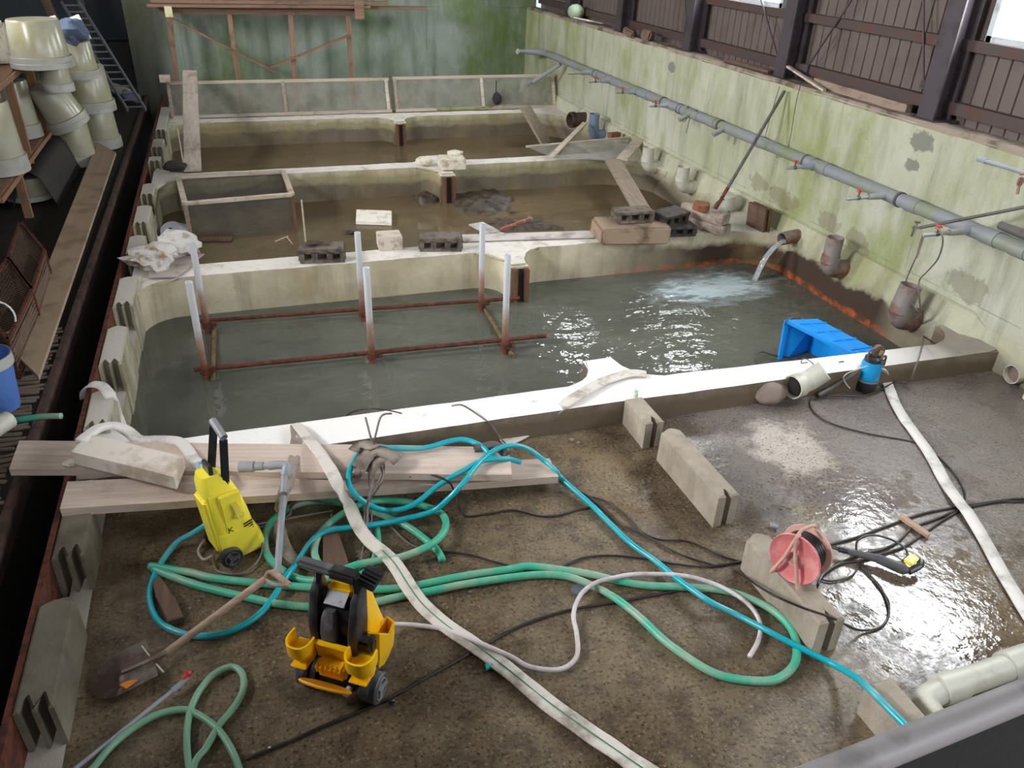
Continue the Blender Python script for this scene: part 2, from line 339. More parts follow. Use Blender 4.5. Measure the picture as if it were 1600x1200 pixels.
def watermat(name, c, murk, wave, froth=None):
    t = NT(name); co = t.coord(True)
    a = t.noise(co, 1.3, 6, .6); colr = t.mix(t.ramp(a, [(.35, G(0)), (.65, G(1))]), c, tuple(q * .72 for q in c[:3]) + (1,))
    rough = .015 if froth else .06
    bs = wave
    wv = t.math('ADD', t.math('MULTIPLY', t.noise(co, 4.2, 1.2, .5, (1, 1.7, 1)), 1.0), t.math('MULTIPLY', t.noise(co, 15, 1, .5, (1, 1.7, 1)), .22))
    if froth:
        m = t.n('ShaderNodeMapping', vector_type='TEXTURE'); t.l(co, m.inputs[0])
        m.inputs['Location'].default_value = (froth[0], froth[1], 0); m.inputs['Scale'].default_value = (froth[2], froth[3], 1)
        m.inputs['Rotation'].default_value = (0, 0, froth[4])
        l = t.n('ShaderNodeVectorMath', operation='LENGTH'); t.l(m.outputs[0], l.inputs[0])
        fz = t.noise(co, 5, 8, .7, (1, 2, 1))
        fr = t.ramp(t.math('ADD', l.outputs['Value'], t.math('MULTIPLY', t.math('SUBTRACT', fz, .5), 1.8)), [(.45, G(1)), (1.05, G(0))])
        colr = t.mix(t.math('MULTIPLY', fr, .85), colr, rgb(196, 212, 218))
        near = t.maprange(l.outputs['Value'], .8, 5.5, 1.0, .14)
        wv = t.math('MULTIPLY', wv, near)
        murk_ = t.math('MAXIMUM', t.math('MULTIPLY', fr, .95), murk)
    else: murk_ = murk
    bp = t.n('ShaderNodeBump'); t.l(wv, bp.inputs['Height']); bp.inputs['Strength'].default_value = 1; bp.inputs['Distance'].default_value = wave
    dif = t.n('ShaderNodeBsdfDiffuse'); t.l(colr, dif.inputs[0])
    tr = t.n('ShaderNodeBsdfTransparent'); tr.inputs[0].default_value = tuple(.55 + .45 * q / max(c[:3]) for q in c[:3]) + (1,)
    m1 = t.n('ShaderNodeMixShader')
    if isinstance(murk_, float): m1.inputs[0].default_value = murk_
    else: t.l(murk_, m1.inputs[0])
    t.l(tr.outputs[0], m1.inputs[1]); t.l(dif.outputs[0], m1.inputs[2])
    gl = t.n('ShaderNodeBsdfGlossy'); gl.inputs['Roughness'].default_value = rough; t.l(bp.outputs[0], gl.inputs['Normal'])
    fn = t.n('ShaderNodeFresnel'); fn.inputs[0].default_value = 1.33; t.l(bp.outputs[0], fn.inputs['Normal'])
    m2 = t.n('ShaderNodeMixShader'); t.l(fn.outputs[0], m2.inputs[0]); t.l(m1.outputs[0], m2.inputs[1]); t.l(gl.outputs[0], m2.inputs[2])
    t.l(m2.outputs[0], t.out.inputs[0]); return t.m
WATER1 = watermat('murky_green_water', rgb(124, 126, 115), .66, .042, (4.05, 5.92, .82, .42, .1))
WATER2 = watermat('brown_water', rgb(124, 107, 82), .80, .002)
t = NT('falling_water'); t.set(Base_Color=(.9, .95, 1, 1), Roughness=.12, Transmission_Weight=.75, IOR=1.33)
t.bump(t.noise(t.coord(True), 30, 4), .6, .01); FALL = t.m
def emis(name, c, s):
    m = bpy.data.materials.new(name); m.use_nodes = True; n = m.node_tree.nodes; n.clear()
    e = n.new('ShaderNodeEmission'); o = n.new('ShaderNodeOutputMaterial'); e.inputs[0].default_value = c; e.inputs[1].default_value = s
    m.node_tree.links.new(e.outputs[0], o.inputs[0]); return m
SKYR = emis('bright_window_pane', (.93, .97, 1, 1), RIGHT_LIGHT)
SKYL = emis('bright_clerestory_pane', (1, .99, .985, 1), LEFT_LIGHT)

# ---------------------------------------------------------------- mesh helpers
def rot(rx=0, ry=0, rz=0): return M.Rotation(rz, 4, 'Z') @ M.Rotation(ry, 4, 'Y') @ M.Rotation(rx, 4, 'X')
class B:
    def __init__(s): s.bm = bmesh.new()
    def box(s, c, d, r=None, bev=0, jit=0):
        q = bmesh.ops.create_cube(s.bm, size=1)['verts']
        m = M.Translation(V(c)) @ (r or M()) @ M.Diagonal((*d, 1))
        bmesh.ops.transform(s.bm, matrix=m, verts=q)
        if jit:
            for v in q: v.co += V([random.uniform(-jit, jit) for _ in range(3)])
        if bev:
            es = list({e for v in q for e in v.link_edges})
            bmesh.ops.bevel(s.bm, geom=es, offset=bev, segments=2, affect='EDGES', clamp_overlap=True)
        return s
    def bar(s, a, b, w, h, up=(0, 0, 1), bev=0):
        """rectangular bar from a to b, w across, h along up"""
        a, b = V(a), V(b); d = (b - a); L = d.length; x = d.normalized()
        y = V(up).cross(x)
        if y.length < 1e-4: y = V((0, 1, 0)).cross(x)
        y.normalize(); z = x.cross(y)
        r = M((x, y, z)).transposed().to_4x4()
        return s.box((a + b) / 2, (L, w, h), r, bev)
    def cyl(s, a, b, r, r2=None, n=16, caps=True):
        a, b = V(a), V(b); d = b - a; L = d.length
        q = d.to_track_quat('Z', 'Y').to_matrix().to_4x4()
        bmesh.ops.create_cone(s.bm, cap_ends=caps, segments=n, radius1=r, radius2=r if r2 is None else r2, depth=L, matrix=M.Translation((a + b) / 2) @ q)
        return s
    def rings(s, rs, close=True, cap=True):
        vs = [[s.bm.verts.new(p) for p in ring] for ring in rs]
        n = len(vs[0])
        for a, b in zip(vs, vs[1:]):
            for i in range(n if close else n - 1):
                j = (i + 1) % n
                s.bm.faces.new((a[i], a[j], b[j], b[i]))
        if cap and close:
            s.bm.faces.new(vs[0][::-1]); s.bm.faces.new(vs[-1])
        return s
    def sweep(s, pts, prof, up=(0, 0, 1), cap=True, scale=None):
        """profile list of (side, up) swept along pts, side kept level"""
        rs = []; pts = [V(p) for p in pts]; prev = None
        for i, p in enumerate(pts):
            t = (pts[min(i + 1, len(pts) - 1)] - pts[max(i - 1, 0)]).normalized()
            sd = t.cross(V(up))
            if sd.length < .15: sd = prev or V((1, 0, 0))
            sd = (sd - t * sd.dot(t)).normalized()
            if prev and sd.dot(prev) < 0: sd = -sd
            prev = sd; u = sd.cross(t)
            k = scale[i] if scale else 1
            rs.append([p + sd * a * k + u * b * k for a, b in prof])
        return s.rings(rs, True, cap)
    def tube(s, pts, r, n=8, cap=True):
        pts = [V(p) for p in pts]; rs = []
        t0 = (pts[1] - pts[0]).normalized(); nr = t0.orthogonal().normalized()
        for i, p in enumerate(pts):
            t = (pts[min(i + 1, len(pts) - 1)] - pts[max(i - 1, 0)]).normalized()
            nr = (nr - t * nr.dot(t)).normalized(); bn = t.cross(nr)
            rr = r(i / (len(pts) - 1)) if callable(r) else r
            rs.append([p + (nr * math.cos(2 * PI * k / n) + bn * math.sin(2 * PI * k / n)) * rr for k in range(n)])
        return s.rings(rs, True, cap)
    def pipe(s, pts, r, th=.004, n=16):
        """open ended pipe with a wall"""
        pts = [V(p) for p in pts]
        out = B(); t0 = (pts[1] - pts[0]).normalized(); nr = t0.orthogonal().normalized(); O = []; I = []
        for i, p in enumerate(pts):
            t = (pts[min(i + 1, len(pts) - 1)] - pts[max(i - 1, 0)]).normalized()
            nr = (nr - t * nr.dot(t)).normalized(); bn = t.cross(nr)
            c = [(nr * math.cos(2 * PI * k / n) + bn * math.sin(2 * PI * k / n)) for k in range(n)]
            O.append([p + q * r for q in c]); I.append([p + q * (r - th) for q in c])
        return s.rings(O + I[::-1] + [O[0]], True, False)
    def lathe(s, prof, n=24, m=None, cap=False):
        rs = [[(m or M()) @ V((r * math.cos(2 * PI * k / n), r * math.sin(2 * PI * k / n), z)) for k in range(n)] for r, z in prof]
        return s.rings(rs, True, cap)
    def poly(s, pts, z0, z1, bev=0, seg=2, m=None):
        """plan polygon extruded from z0 to z1"""
        lo = [s.bm.verts.new((p[0], p[1], z0)) for p in pts]; hi = [s.bm.verts.new((p[0], p[1], z1)) for p in pts]
        n = len(pts)
        for i in range(n):
            j = (i + 1) % n; s.bm.faces.new((lo[i], lo[j], hi[j], hi[i]))
        tp = s.bm.faces.new(hi); s.bm.faces.new(lo[::-1])
        if bev: bmesh.ops.bevel(s.bm, geom=list(tp.edges), offset=bev, segments=seg, affect='EDGES')
        if m: bmesh.ops.transform(s.bm, matrix=m, verts=list(s.bm.verts))
        return s
    def loft(s, secs, n=6, m=None):
        """rounded rectangles: (z, cx, cy, halfw, halfd, corner)"""
        rs = []
        for z, cx, cy, a, b, r in secs:
            ring = []
            for q, (sx, sy) in enumerate(((1, 1), (-1, 1), (-1, -1), (1, -1))):
                for k in range(n):
                    an = q * PI / 2 + k * PI / 2 / (n - 1)
                    ring.append((m or M()) @ V((cx + sx * (a - r) + r * math.cos(an), cy + sy * (b - r) + r * math.sin(an), z)))
            rs.append(ring)
        return s.rings(rs, True, True)
    def ico(s, c, r, sub=2, d=(1, 1, 1), nz=0, ns=3, seed=0, m=None):
        q = bmesh.ops.create_icosphere(s.bm, subdivisions=sub, radius=1)['verts']
        for v in q:
            k = 1 + nz * NZ.noise(v.co * ns + V((seed, seed, seed)))
            v.co = V((v.co.x * d[0], v.co.y * d[1], v.co.z * d[2])) * r * k
            if m: v.co = m @ v.co
            v.co += V(c)
        return s
    def rough(s, amt, scale=6, axis=(1, 1, 1)):
        for v in s.bm.verts:
            w = NZ.noise_vector(v.co * scale); v.co += V((w.x * axis[0], w.y * axis[1], w.z * axis[2])) * amt
        return s

def base_of(vs):
    mn = V([min(v.co[i] for v in vs) for i in range(3)]); mx = V([max(v.co[i] for v in vs) for i in range(3)])
    return V(((mn.x + mx.x) / 2, (mn.y + mx.y) / 2, mn.z))
def obj(name, b, mat, parent=None, smooth=True, label=None, cat=None, group=None, kind=None, sharp=35):
    bm = b.bm; bmesh.ops.recalc_face_normals(bm, faces=bm.faces)
    if len(bm.faces) == 1:
        bm.normal_update()
        if bm.faces[:][0].normal.z < -.5: bmesh.ops.reverse_faces(bm, faces=bm.faces[:])
    me = bpy.data.meshes.new(name)
    if parent is not None and parent.get('_local'): off = V((0, 0, 0))
    elif parent is not None: off = W0[parent.name]
    else: off = base_of(bm.verts)
    for v in bm.verts: v.co -= off
    bm.to_mesh(me); bm.free()
    o = bpy.data.objects.new(name, me); COL.objects.link(o); me.materials.append(mat)
    if smooth:
        for p in me.polygons: p.use_smooth = True
        me.set_sharp_from_angle(angle=math.radians(sharp))
    if parent is not None: o.parent = parent; W0[o.name] = off
    else: o.location = off; W0[o.name] = off
    if label: o['label'] = label
    if cat: o['category'] = cat
    if group: o['group'] = group
    if kind: o['kind'] = kind
    return o
W0 = {}
def thing(name, label, cat, loc=(0, 0, 0), group=None):
    """an Empty at the thing's base; its parts are modelled in world coordinates"""
    o = bpy.data.objects.new(name, None); COL.objects.link(o); o.location = loc; o.empty_display_size = .1
    o['label'] = label; o['category'] = cat
    if group: o['group'] = group
    W0[o.name] = V(loc); return o
def struct(name, b, mat, smooth=False, parent=None): return obj(name, b, mat, parent, smooth, kind='structure' if parent is None else None)
def dup(root, loc, rotz=0, label=None, rotm=None, scale=1):
    r = root.copy(); COL.objects.link(r)
    r.rotation_euler = (rotm or M.Rotation(rotz, 4, 'Z')).to_euler() if not isinstance(rotm, M) else rotm.to_euler()
    r.location = loc; r.scale = (scale,) * 3
    if label: r['label'] = label
    for ch in list(root.children):
        c = ch.copy(); COL.objects.link(c); c.parent = r
        for g in list(ch.children): d = g.copy(); COL.objects.link(d); d.parent = c
    return r
def smooth(pts, k=6, closed=False):
    pts = [V(p) for p in pts]; out = []; n = len(pts)
    for i in range(n - 1):
        p0 = pts[max(i - 1, 0)]; p1 = pts[i]; p2 = pts[i + 1]; p3 = pts[min(i + 2, n - 1)]
        for j in range(k):
            t = j / k
            out.append(.5 * ((2 * p1) + (-p0 + p2) * t + (2 * p0 - 5 * p1 + 4 * p2 - p3) * t * t + (-p0 + 3 * p1 - 3 * p2 + p3) * t ** 3))
    out.append(pts[-1]); return out
def path(px, z=.02, k=6):
    """smooth line through pixels; each entry (px, py) or (px, py, z)"""
    return smooth([P(q[0], q[1], q[2] if len(q) > 2 else z) for q in px], k)
def arc(cx, cy, r, a0, a1, n=7):
    return [(cx + r * math.cos(math.radians(a0 + (a1 - a0) * i / (n - 1))), cy + r * math.sin(math.radians(a0 + (a1 - a0) * i / (n - 1)))) for i in range(n)]

WZ = -.17; XL = -.90
# ================================================================ the setting
FX0 = -1.03
struct('floor', B().poly([(-.90, -2.5), (WX, -2.5), (WX, 3.76), (-.90, 3.76)], -.2, 0), FLOOR)
# trench on the left: side walls and bottom
struct('floor_trench', B().box((-1.15, 6, -1.55), (.3, 17, .1)), PIT)
struct('wall_trench', B().box((-1.31, 6, -.7), (.06, 17, 1.75)), PIT)
struct('trim_1', B().box((-.965, 6, -.92), (.13, 17, 1.4)).box((-.965, 0.3, -.1), (.13, 5.6, .2)), UNIT)
struct('floor_walkway', B().box((-3.1, 6, .0), (3.55, 17, .34)), PIT)
b = B()       # mortar dribbled along the walkway edge
for i in range(70):
    y = 2.2 + i * .05 + random.uniform(-.01, .01); x = -1.33 + random.uniform(-.03, .03)
    b.bar((x, y, .178), (x - random.uniform(.12, .4), y + random.uniform(-.03, .05), .174), .018, .012)
obj('mortar_drips', b, simple('pale_mortar', rgb(128, 112, 98), .9, None, .3, 6, .3, world=True), label='pale dribbles of mortar running across the dark walkway beside the trench', cat='mortar', kind='stuff')
# pool bottoms
struct('floor_pools', B().box((2.05, 5.3, -.62), (6.1, 3.0, .1)), simple('pool_bottom', rgb(96, 96, 84), .9, rgb(60, 58, 50), .6, 1.6, .2, world=True))
struct('floor_pools', B().box((2.05, 8.05, -.42), (6.1, 2.5, .1)).box((2.05, 10.9, -.42), (6.1, 2.9, .1)).box((2.05, 13.3, -.4), (6.1, 2.1, .1)), simple('muddy_pool_bottom', rgb(122, 106, 78), .9, rgb(70, 58, 42), .6, 2.2, .3, world=True))

def divider(yf, yb, sx0, sx1, df, db, r=.22, rr=.35, rl=.3, z=.17, xr=4.93, rb=None, slabs=True):
    rb = rb if rb is not None else rr
    p = []
    p += [(XL - .05, yf - rl), (XL, yf - rl)] + arc(XL + rl, yf - rl, rl, 180, 90)[1:]
    if df:
        p += arc(sx0 - r, yf - r, r, 90, 0); p += [(sx0, yf - df), (sx1, yf - df)]; p += arc(sx1 + r, yf - r, r, 180, 90)
    p += arc(xr - rr, yf - rr, rr, 90, 0, 9) + [(xr + .08, yf - rr), (xr + .08, yb + rb)]
    p += arc(xr - rb, yb + rb, rb, 0, -90, 9)
    if db:
        p += arc(sx1 + r, yb + r, r, -90, -180); p += [(sx1, yb + db), (sx0, yb + db)]; p += arc(sx0 - r, yb + r, r, 0, -90)
    p += arc(XL + rl, yb + rl, rl, -90, -180) + [(XL - .05, yb + rl)]
    return p
def inset(b, amt=.006): return b.rough(amt, 5)
def subd(pts, m=.12):
    out = []
    for a, c in zip(pts, pts[1:] + pts[:1]):
        a, c = V(a), V(c); L = (c - a).length
        if L < 1e-4: continue
        n = max(1, int(L / m))
        for i in range(n): out.append(tuple(a + (c - a) * i / n))
    return out
for nm, args in (('wall_pool_middle', (6.44, 6.70, 2.08, 2.25, .36, .3)), ('wall_pool_far', (9.33, 9.56, 2.18, 2.36, .34, .3)), ('wall_pool_back', (12.16, 12.42, 2.18, 2.36, .34, 0))):
    kw = dict(rr=.42, rb=.6) if 'middle' in nm else dict(rr=.7, rb=.6)
    struct(nm, inset(B().poly(subd(divider(*args, **kw)), -.62, .17, .022)), POOL, True)
# near curb, slightly tapering to the right, with the stub of the centre line
cp = [(-1.02, 3.77), (2.0, 3.765), (WX, 3.70), (WX, 4.16)] + arc(4.90 - .28, 3.90 + .28, .28, 0, -90, 7) + \
     [(2.55, 3.99)] + arc(2.47, 4.21, .22, -90, -175, 6) + [(2.24, 4.33), (2.03, 4.33)] + arc(1.80, 4.24, .22, -5, -90, 6) + [(-.35, 4.04)] + arc(-.60, 4.32, .28, -90, -180, 6) + [(-1.02, 4.32)]
struct('wall_pool_front', inset(B().poly(subd(cp), -.62, .165, .014), .004), CURB, True)

struct('trim_5', inset(B().box((.72, 6.36, -.40), (2.5, .26, .40), None, .02).box((3.3, 6.38, -.40), (1.7, .22, .38), None, .02)), simple('submerged_lime', rgb(206, 222, 220), .8, rgb(150, 170, 160), .4, 3, .3, world=True))
# left end of the pools: a low wall with rusty edge angle, carrying the channel units
struct('wall_pool_left', inset(B().box((-.945, 9.25, -.30), (.09, 10.2, .62)).box((-.945, 1.5, -.3), (.1, 5.0, .6))), UNIT)
obj('edge_rail', B().box((-1.035, 5.8, .10), (.012, 16.6, .2)).box((-1.042, 5.8, .205), (.026, 16.6, .012)), RUST, smooth=False, label='long rusty steel angle edging the dark trench along the left', cat='steel rail')
obj('edge_rail', B().box((-1.275, 6, .12), (.012, 17, .12)).box((-1.29, 6, .182), (.03, 17, .012)), simple('dark_rusty_steel', rgb(84, 62, 54), .8, rgb(52, 42, 38), .5, 8, .3), smooth=False, label='dark rusty steel angle along the walkway side of the trench', cat='steel rail')

# right hand wall: ledge, concrete, sill, siding, girts
b = B(); N = 150; prof = []
rs = []
for i in range(N + 1):
    y = -2.5 + i * (14.3 + 2.5) / N
    pool = 1 if y > 3.9 else 0
    k = .022 * NZ.noise(V((0, y * 1.6, 0)))
    zb = -.62 if pool else -.05
    rs.append([(WX + .1, y, zb), (4.90 + k, y, zb), (4.905 + k, y, -.12), (4.925 + k, y, .05), (4.96 + k * .8, y, .2), (4.985 + k * .4, y, .29), (4.995, y, .325), (5.01, y, .335), (WX + .1, y, .335)] if pool else
              [(WX + .1, y, zb), (5.02, y, zb), (5.021, y, .0), (5.022, y, .05), (5.023, y, .2), (5.024, y, .25), (5.025, y, .26), (5.026, y, .27), (WX + .1, y, .27)])
b.rings(rs, True, True)
struct('trim_2', b, LEDGE, True)
b = B().box((WX + .15, 5.9, .72), (.3, 16.8, 1.52))
struct('wall_right', b, WALLR)
b = B(); pts = []
for i in range(90):
    y = -2.4 + i * .187; pts.append((WX + .06 + .012 * NZ.noise(V((y * 2, 1, 0))), y, 1.482 + .012 * NZ.noise(V((y * 3, 0, 5)))))
b.sweep(pts, [(-.065, -.02), (.09, -.02), (.09, .02), (-.05, .022)])
struct('trim_3', b, simple('sill_concrete', rgb(150, 136, 122), .9, rgb(96, 84, 74), .5, 5, .6, world=True))
SX = 5.33
wins = [(-1.6, .1), (3.05, 4.88), (7.4, 8.62), (11.15, 12.4)]
WZ0, WZ1 = 2.08, 3.25
segs = []; y = -2.5
b = B()
def sheet(b, y0, y1, z0, z1):
    n = max(1, round((y1 - y0) / .125)); w = (y1 - y0) / n
    for i in range(n):
        a = y0 + i * w
        b.bm.faces.new([b.bm.verts.new(q) for q in ((SX, a + .008, z0), (SX, a + w - .008, z0), (SX, a + w - .008, z1), (SX, a + .008, z1))])
        b.bm.faces.new([b.bm.verts.new(q) for q in ((SX, a + w - .008, z0), (SX + .014, a + w - .004, z0), (SX + .014, a + w - .004, z1), (SX, a + w - .008, z1))])
        b.bm.faces.new([b.bm.verts.new(q) for q in ((SX + .014, a + w - .004, z0), (SX + .014, a + w + .004, z0), (SX + .014, a + w + .004, z1), (SX + .014, a + w - .004, z1))])
        b.bm.faces.new([b.bm.verts.new(q) for q in ((SX + .014, a + w + .004, z0), (SX, a + w + .008, z0), (SX, a + w + .008, z1), (SX + .014, a + w + .004, z1))])
ROOFZ = 5.2
sheet(b, -2.5, 14.4, 1.45, WZ0)
prev = -2.5
for a, c in wins:
    sheet(b, prev, a, WZ0, WZ1); prev = c
sheet(b, prev, 14.4, WZ0, WZ1); sheet(b, -2.5, 14.4, WZ1, ROOFZ)
struct('wall_right_siding', b, SIDING)
b = B().box((5.27, 5.9, 2.045), (.07, 16.8, .075)).box((5.27, 5.9, 1.60), (.07, 16.8, .09)).box((5.27, 5.9, WZ1 + .04), (.07, 16.8, .08))
struct('trim_4', b, GIRT)
for i, (a, c) in enumerate(wins):
    fr = struct('window_%d' % (i + 1), B().box((5.35, (a + c) / 2, WZ0 + .02), (.14, c - a, .05)).box((5.35, (a + c) / 2, WZ1 - .02), (.14, c - a, .04)).box((5.35, a + .02, 2.66), (.14, .05, 1.16)).box((5.35, c - .02, 2.66), (.14, .05, 1.16)).box((5.36, (a + c) / 2, 2.66), (.05, .04, 1.1)),
                simple('aluminium_window_frame', rgb(196, 204, 206), .5, None, .2, 8, 0))
    obj('window_pane', B().box((5.40, (a + c) / 2, 2.66), (.01, c - a - .04, 1.12)), SKYR, fr, False)
# columns
for i, yc in enumerate((-.6, 1.25, 3.1 - .02, 5.05, 6.99, 8.85, 10.72, 12.6)):
    if i < 2: continue
    if i == 2: yc = 2.95
    b = B().box((5.10, yc, 3.35), (.016, .17, 3.72)).box((5.26, yc, 3.35), (.016, .17, 3.72)).box((5.18, yc, 3.35), (.15, .014, 3.72)).box((5.18, yc, 1.5), (.24, .26, .02))
    obj('steel_column', b, STEEL, smooth=False, label=['dark steel wall column', 'dark steel column', 'steel column at the near window', 'large dark steel column between the near window and the middle bay', 'dark steel column just right of the middle window', 'dark steel column left of the middle window', 'small dark steel column above the mossy wall, third from the middle window', 'farthest dark steel column near the back corner'][i], cat='column', group=None)
# diagonal brace rods
for (a, c, lb) in (((5.22, 7.2, 1.62), (5.22, 8.4, 2.9), 'thin steel brace rod crossing the siding left of the middle column'),
                   ((5.22, 6.75, 1.62), (5.22, 5.9, 2.9), 'thin brace rod rising right from the foot of the middle column'),
                   ((5.22, 5.28, 1.72), (5.22, 5.75, 2.9), 'thin brace rod rising left from the foot of the large column'),
                   ((5.22, 9.1, 1.66), (5.22, 9.5, 2.9), 'thin brace rod on the far siding bay')):
    b = B().cyl(a, c, .009, n=8); b.box(a, (.02, .05, .07)); obj('brace_rod', b, STEEL, label=lb, cat='brace rod')
# back wall, left wall, front wall, roof
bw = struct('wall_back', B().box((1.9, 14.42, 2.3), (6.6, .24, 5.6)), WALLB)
struct('wall_back_left', B().box((-3.2, 15.6, 2.3), (4.2, .2, 5.6)), DARKW)
struct('wall_return', B().box((-1.34, 15.0, 2.3), (.14, 1.2, 5.6)), DARKW)
struct('wall_left_lower', B().box((-4.9, 6, 1.6), (.15, 17.2, 3.2)), DARKW)
LW = [(2.6, 4.6), (8.2, 9.8)]
b = B().box((-4.9, 6, 4.98), (.15, 17.2, .36)); prev = -2.6
for a, c in LW + [(14.6, 14.6)]:
    b.box((-4.9, (prev + a) / 2, 4.0), (.15, a - prev, 1.65)); prev = c
struct('wall_left_upper', b, DARKW)
for i, (a, c) in enumerate(LW):
    fr = struct('window_%d' % (i + 5), B().box((-4.9, (a + c) / 2, 3.22), (.17, c - a, .05)).box((-4.9, (a + c) / 2, 4.0), (.05, .05, 1.6)), GIRT)
    obj('window_pane', B().box((-4.98, (a + c) / 2, 4.0), (.01, c - a - .04, 1.5)), SKYL, fr, False)
struct('wall_shade_blocker', B().box((-3.05, 5.6, 1.2), (.06, 15.2, 2.5)), DARKW)  # added partition, keeps the window light off the tubs and left blocks
struct('wall_front', B().box((.2, -2.6, 1.4), (10.4, .15, 3.8)).box((.2, -2.6, 4.95), (10.4, .15, .5)).box((-3.2, -2.6, 4.0), (3.6, .15, 1.4)).box((4.7, -2.6, 4.0), (1.5, .15, 1.4)), DARKW)
fr = struct('window_9', B().box((1.3, -2.6, 3.33), (5.4, .17, .06)).box((1.3, -2.6, 4.0), (.06, .08, 1.4)), GIRT)  # glowing window added out of view to brighten faces turned to the camera
obj('window_pane', B().box((1.3, -2.66, 4.0), (5.4, .01, 1.4)), emis('front_fill_pane', (.97, .98, 1, 1), FRONT_FILL), fr, False)  # pane of the added window, a fill light out of view
struct('ceiling', B().box((.2, 6.4, ROOFZ), (10.6, 18.2, .12)), ROOF)
for k, x in enumerate((-2.2, .6)): pass

# water
def water(name, y0, y1, mat, label, z=WZ):
    b = B(); b.bm.faces.new([b.bm.verts.new(q) for q in ((-1.0, y0, z), (5.0, y0, z), (5.0, y1, z), (-1.0, y1, z))])
    return obj(name, b, mat, smooth=False, label=label, cat='water', kind='stuff')
water('pool_water', 3.9, 6.55, WATER1, 'murky grey green water filling the nearest pool')
water('pool_water', 6.6, 9.45, WATER2, 'shallow brown water in the middle pool with mud and debris')
water('pool_water', 9.45, 12.3, WATER2, 'dark brown still water in the third pool')
water('pool_water', 12.3, 14.3, WATER2, 'dark water behind the netting screens')
# ================================================================ concrete channel units and blocks
def unit(x0, x1, y0, y1, z0, z1, label, mat=UNIT, notches=2, tongue=True, group=None, cat='concrete block', bev=.01):
    """y0 = near end (grooved), y1 = far end"""
    w = x1 - x0; p = [(x0, y0)]; nd = .085
    if notches == 2: cs = (x0 + w * .3, x0 + w * .7); nw = w * .15
    else: cs = (x0 + w * .52,); nw = w * .13; nd = .07
    for c in cs: p += [(c - nw, y0), (c - nw * .6, y0 + nd), (c + nw * .6, y0 + nd), (c + nw, y0)]
    p += [(x1, y0), (x1, y1)]
    if tongue: p += [(x0 + w * .66, y1), (x0 + w * .6, y1 + .03), (x0 + w * .4, y1 + .03), (x0 + w * .34, y1)]
    p += [(x0, y1)]
    b = B().poly(p, z0, z1, bev, 1)
    b.rough(.006, 9)
    return obj('channel_block', b, mat, label=label, cat=cat, group=group, sharp=30)
U = [(11.55, 13.1, 'long whitish channel block at the far left beyond the third pool'),
     (10.61, 11.08, 'small whitish channel block left of the standing board'),
     (9.95, 10.2, 'dim short channel block left of the foot of the standing board'),
     (8.62, 9.05, 'dim channel block at the left end of the middle pool'),
     (7.71, 8.28, 'grey channel block beside the upturned basin'),
     (6.98, 7.40, 'channel block just behind the dirty sack'),
     (5.87, 6.42, 'white topped channel block in front of the dirty sack'),
     (4.95, 5.50, 'white topped channel block standing alone left of the near pool'),
     (4.20, 4.60, 'white topped channel block with a flat hose draped over it'),
     (3.12, 3.46, 'grey channel block poking out below the left end of the front plank'),
     (2.29, 2.83, 'large grey channel block at the lower left'),
     (1.45, 2.02, 'dark channel block at the bottom left corner')]
for y0, y1, lb in U:
    pool = y0 > 4
    unit(-1.025, -.89, y0, y1, -.45 if pool else -.02, .215, lb, UNIT if pool else SHADEBLOCK)
unit(2.07, 2.19, 3.47, 3.76, -.01, .185, 'short grooved concrete block abutting the near curb, bottle cap on top', BLOCK, 1, False)
unit(2.10, 2.225, 2.71, 3.34, -.01, .20, 'grooved concrete block with a chipped top lying alone in the middle of the floor', BLOCK, 1, True)
unit(2.07, 2.20, 1.84, 2.40, -.01, .19, 'grooved concrete block carrying the red cable reel', BLOCK, 1, True)
unit(2.07, 2.19, 1.12, 1.54, -.01, .17, 'grooved concrete block at the lower right under the cyan hose', BLOCK, 1, False)
# grooved timber guides on the stub ends
for y, x0, x1, top, lb in ((6.07, 2.09, 2.25, .14, 'dark grooved timber guide on the stub of the middle pool wall'), (8.98, 2.185, 2.36, .12, 'brown grooved timber guide on the stub of the far pool wall'), (11.81, 2.19, 2.35, .13, 'brown grooved timber guide on the stub of the back pool wall')):
    r = thing('slot_guide', lb, 'timber guide', ((x0 + x1) / 2, y, -.4))
    w = (x1 - x0)
    for c in (x0 + w * .18, x1 - w * .18):
        obj('guide_post', B().box((c, y - .02, -.14), (w * .27, .06, .56), None, .006).rough(.004, 12), SLOT, r)
    obj('back_board', B().box(((x0 + x1) / 2, y + .003, -.14), (w * .5, .015, .54)), simple('black_slot_board', rgb(40, 30, 26), .8, None, .3, 6, .2), r)
# ================================================================ scaffold of posts and rails in the near pool
posts = [((318, 568), (298, 440)), ((321, 498), (301, 378)), ((566, 480), (559, 363)), ((580, 545), (577, 418)), ((752, 465), (752, 349)), ((789, 530), (790, 398))]
names = ['leftmost front', 'leftmost back', 'middle back', 'middle front', 'right back', 'right front']
r = thing('pipe_scaffold', 'scaffold of six upright white topped pipes and rusty rails standing in the near pool', 'scaffold', (.7, 5.7, -.57))
PP = []
for (a, c) in posts:
    p = P(*a, -.05); q = P(*c, y=p.y); q.x = p.x; PP.append((p, q.z))
    b = B().pipe([(p.x, p.y, -.57), (p.x, p.y, q.z)], .0245, .004, 14)
    o = obj('post', b, POST, r)
    obj('clamp', B().cyl((p.x, p.y, -.13), (p.x, p.y, -.08), .036, n=12).box((p.x + .045, p.y - .01, -.10), (.06, .03, .045), None, .005).cyl((p.x + .06, p.y - .045, -.1), (p.x + .06, p.y + .02, -.1), .01, n=8), RUST, r)
def rail(name, a, c, rad, m, z): obj(name, B().cyl((a[0], a[1], z), (c[0], c[1], z), rad, n=12), m, r)
fy, by = 5.30, 6.04
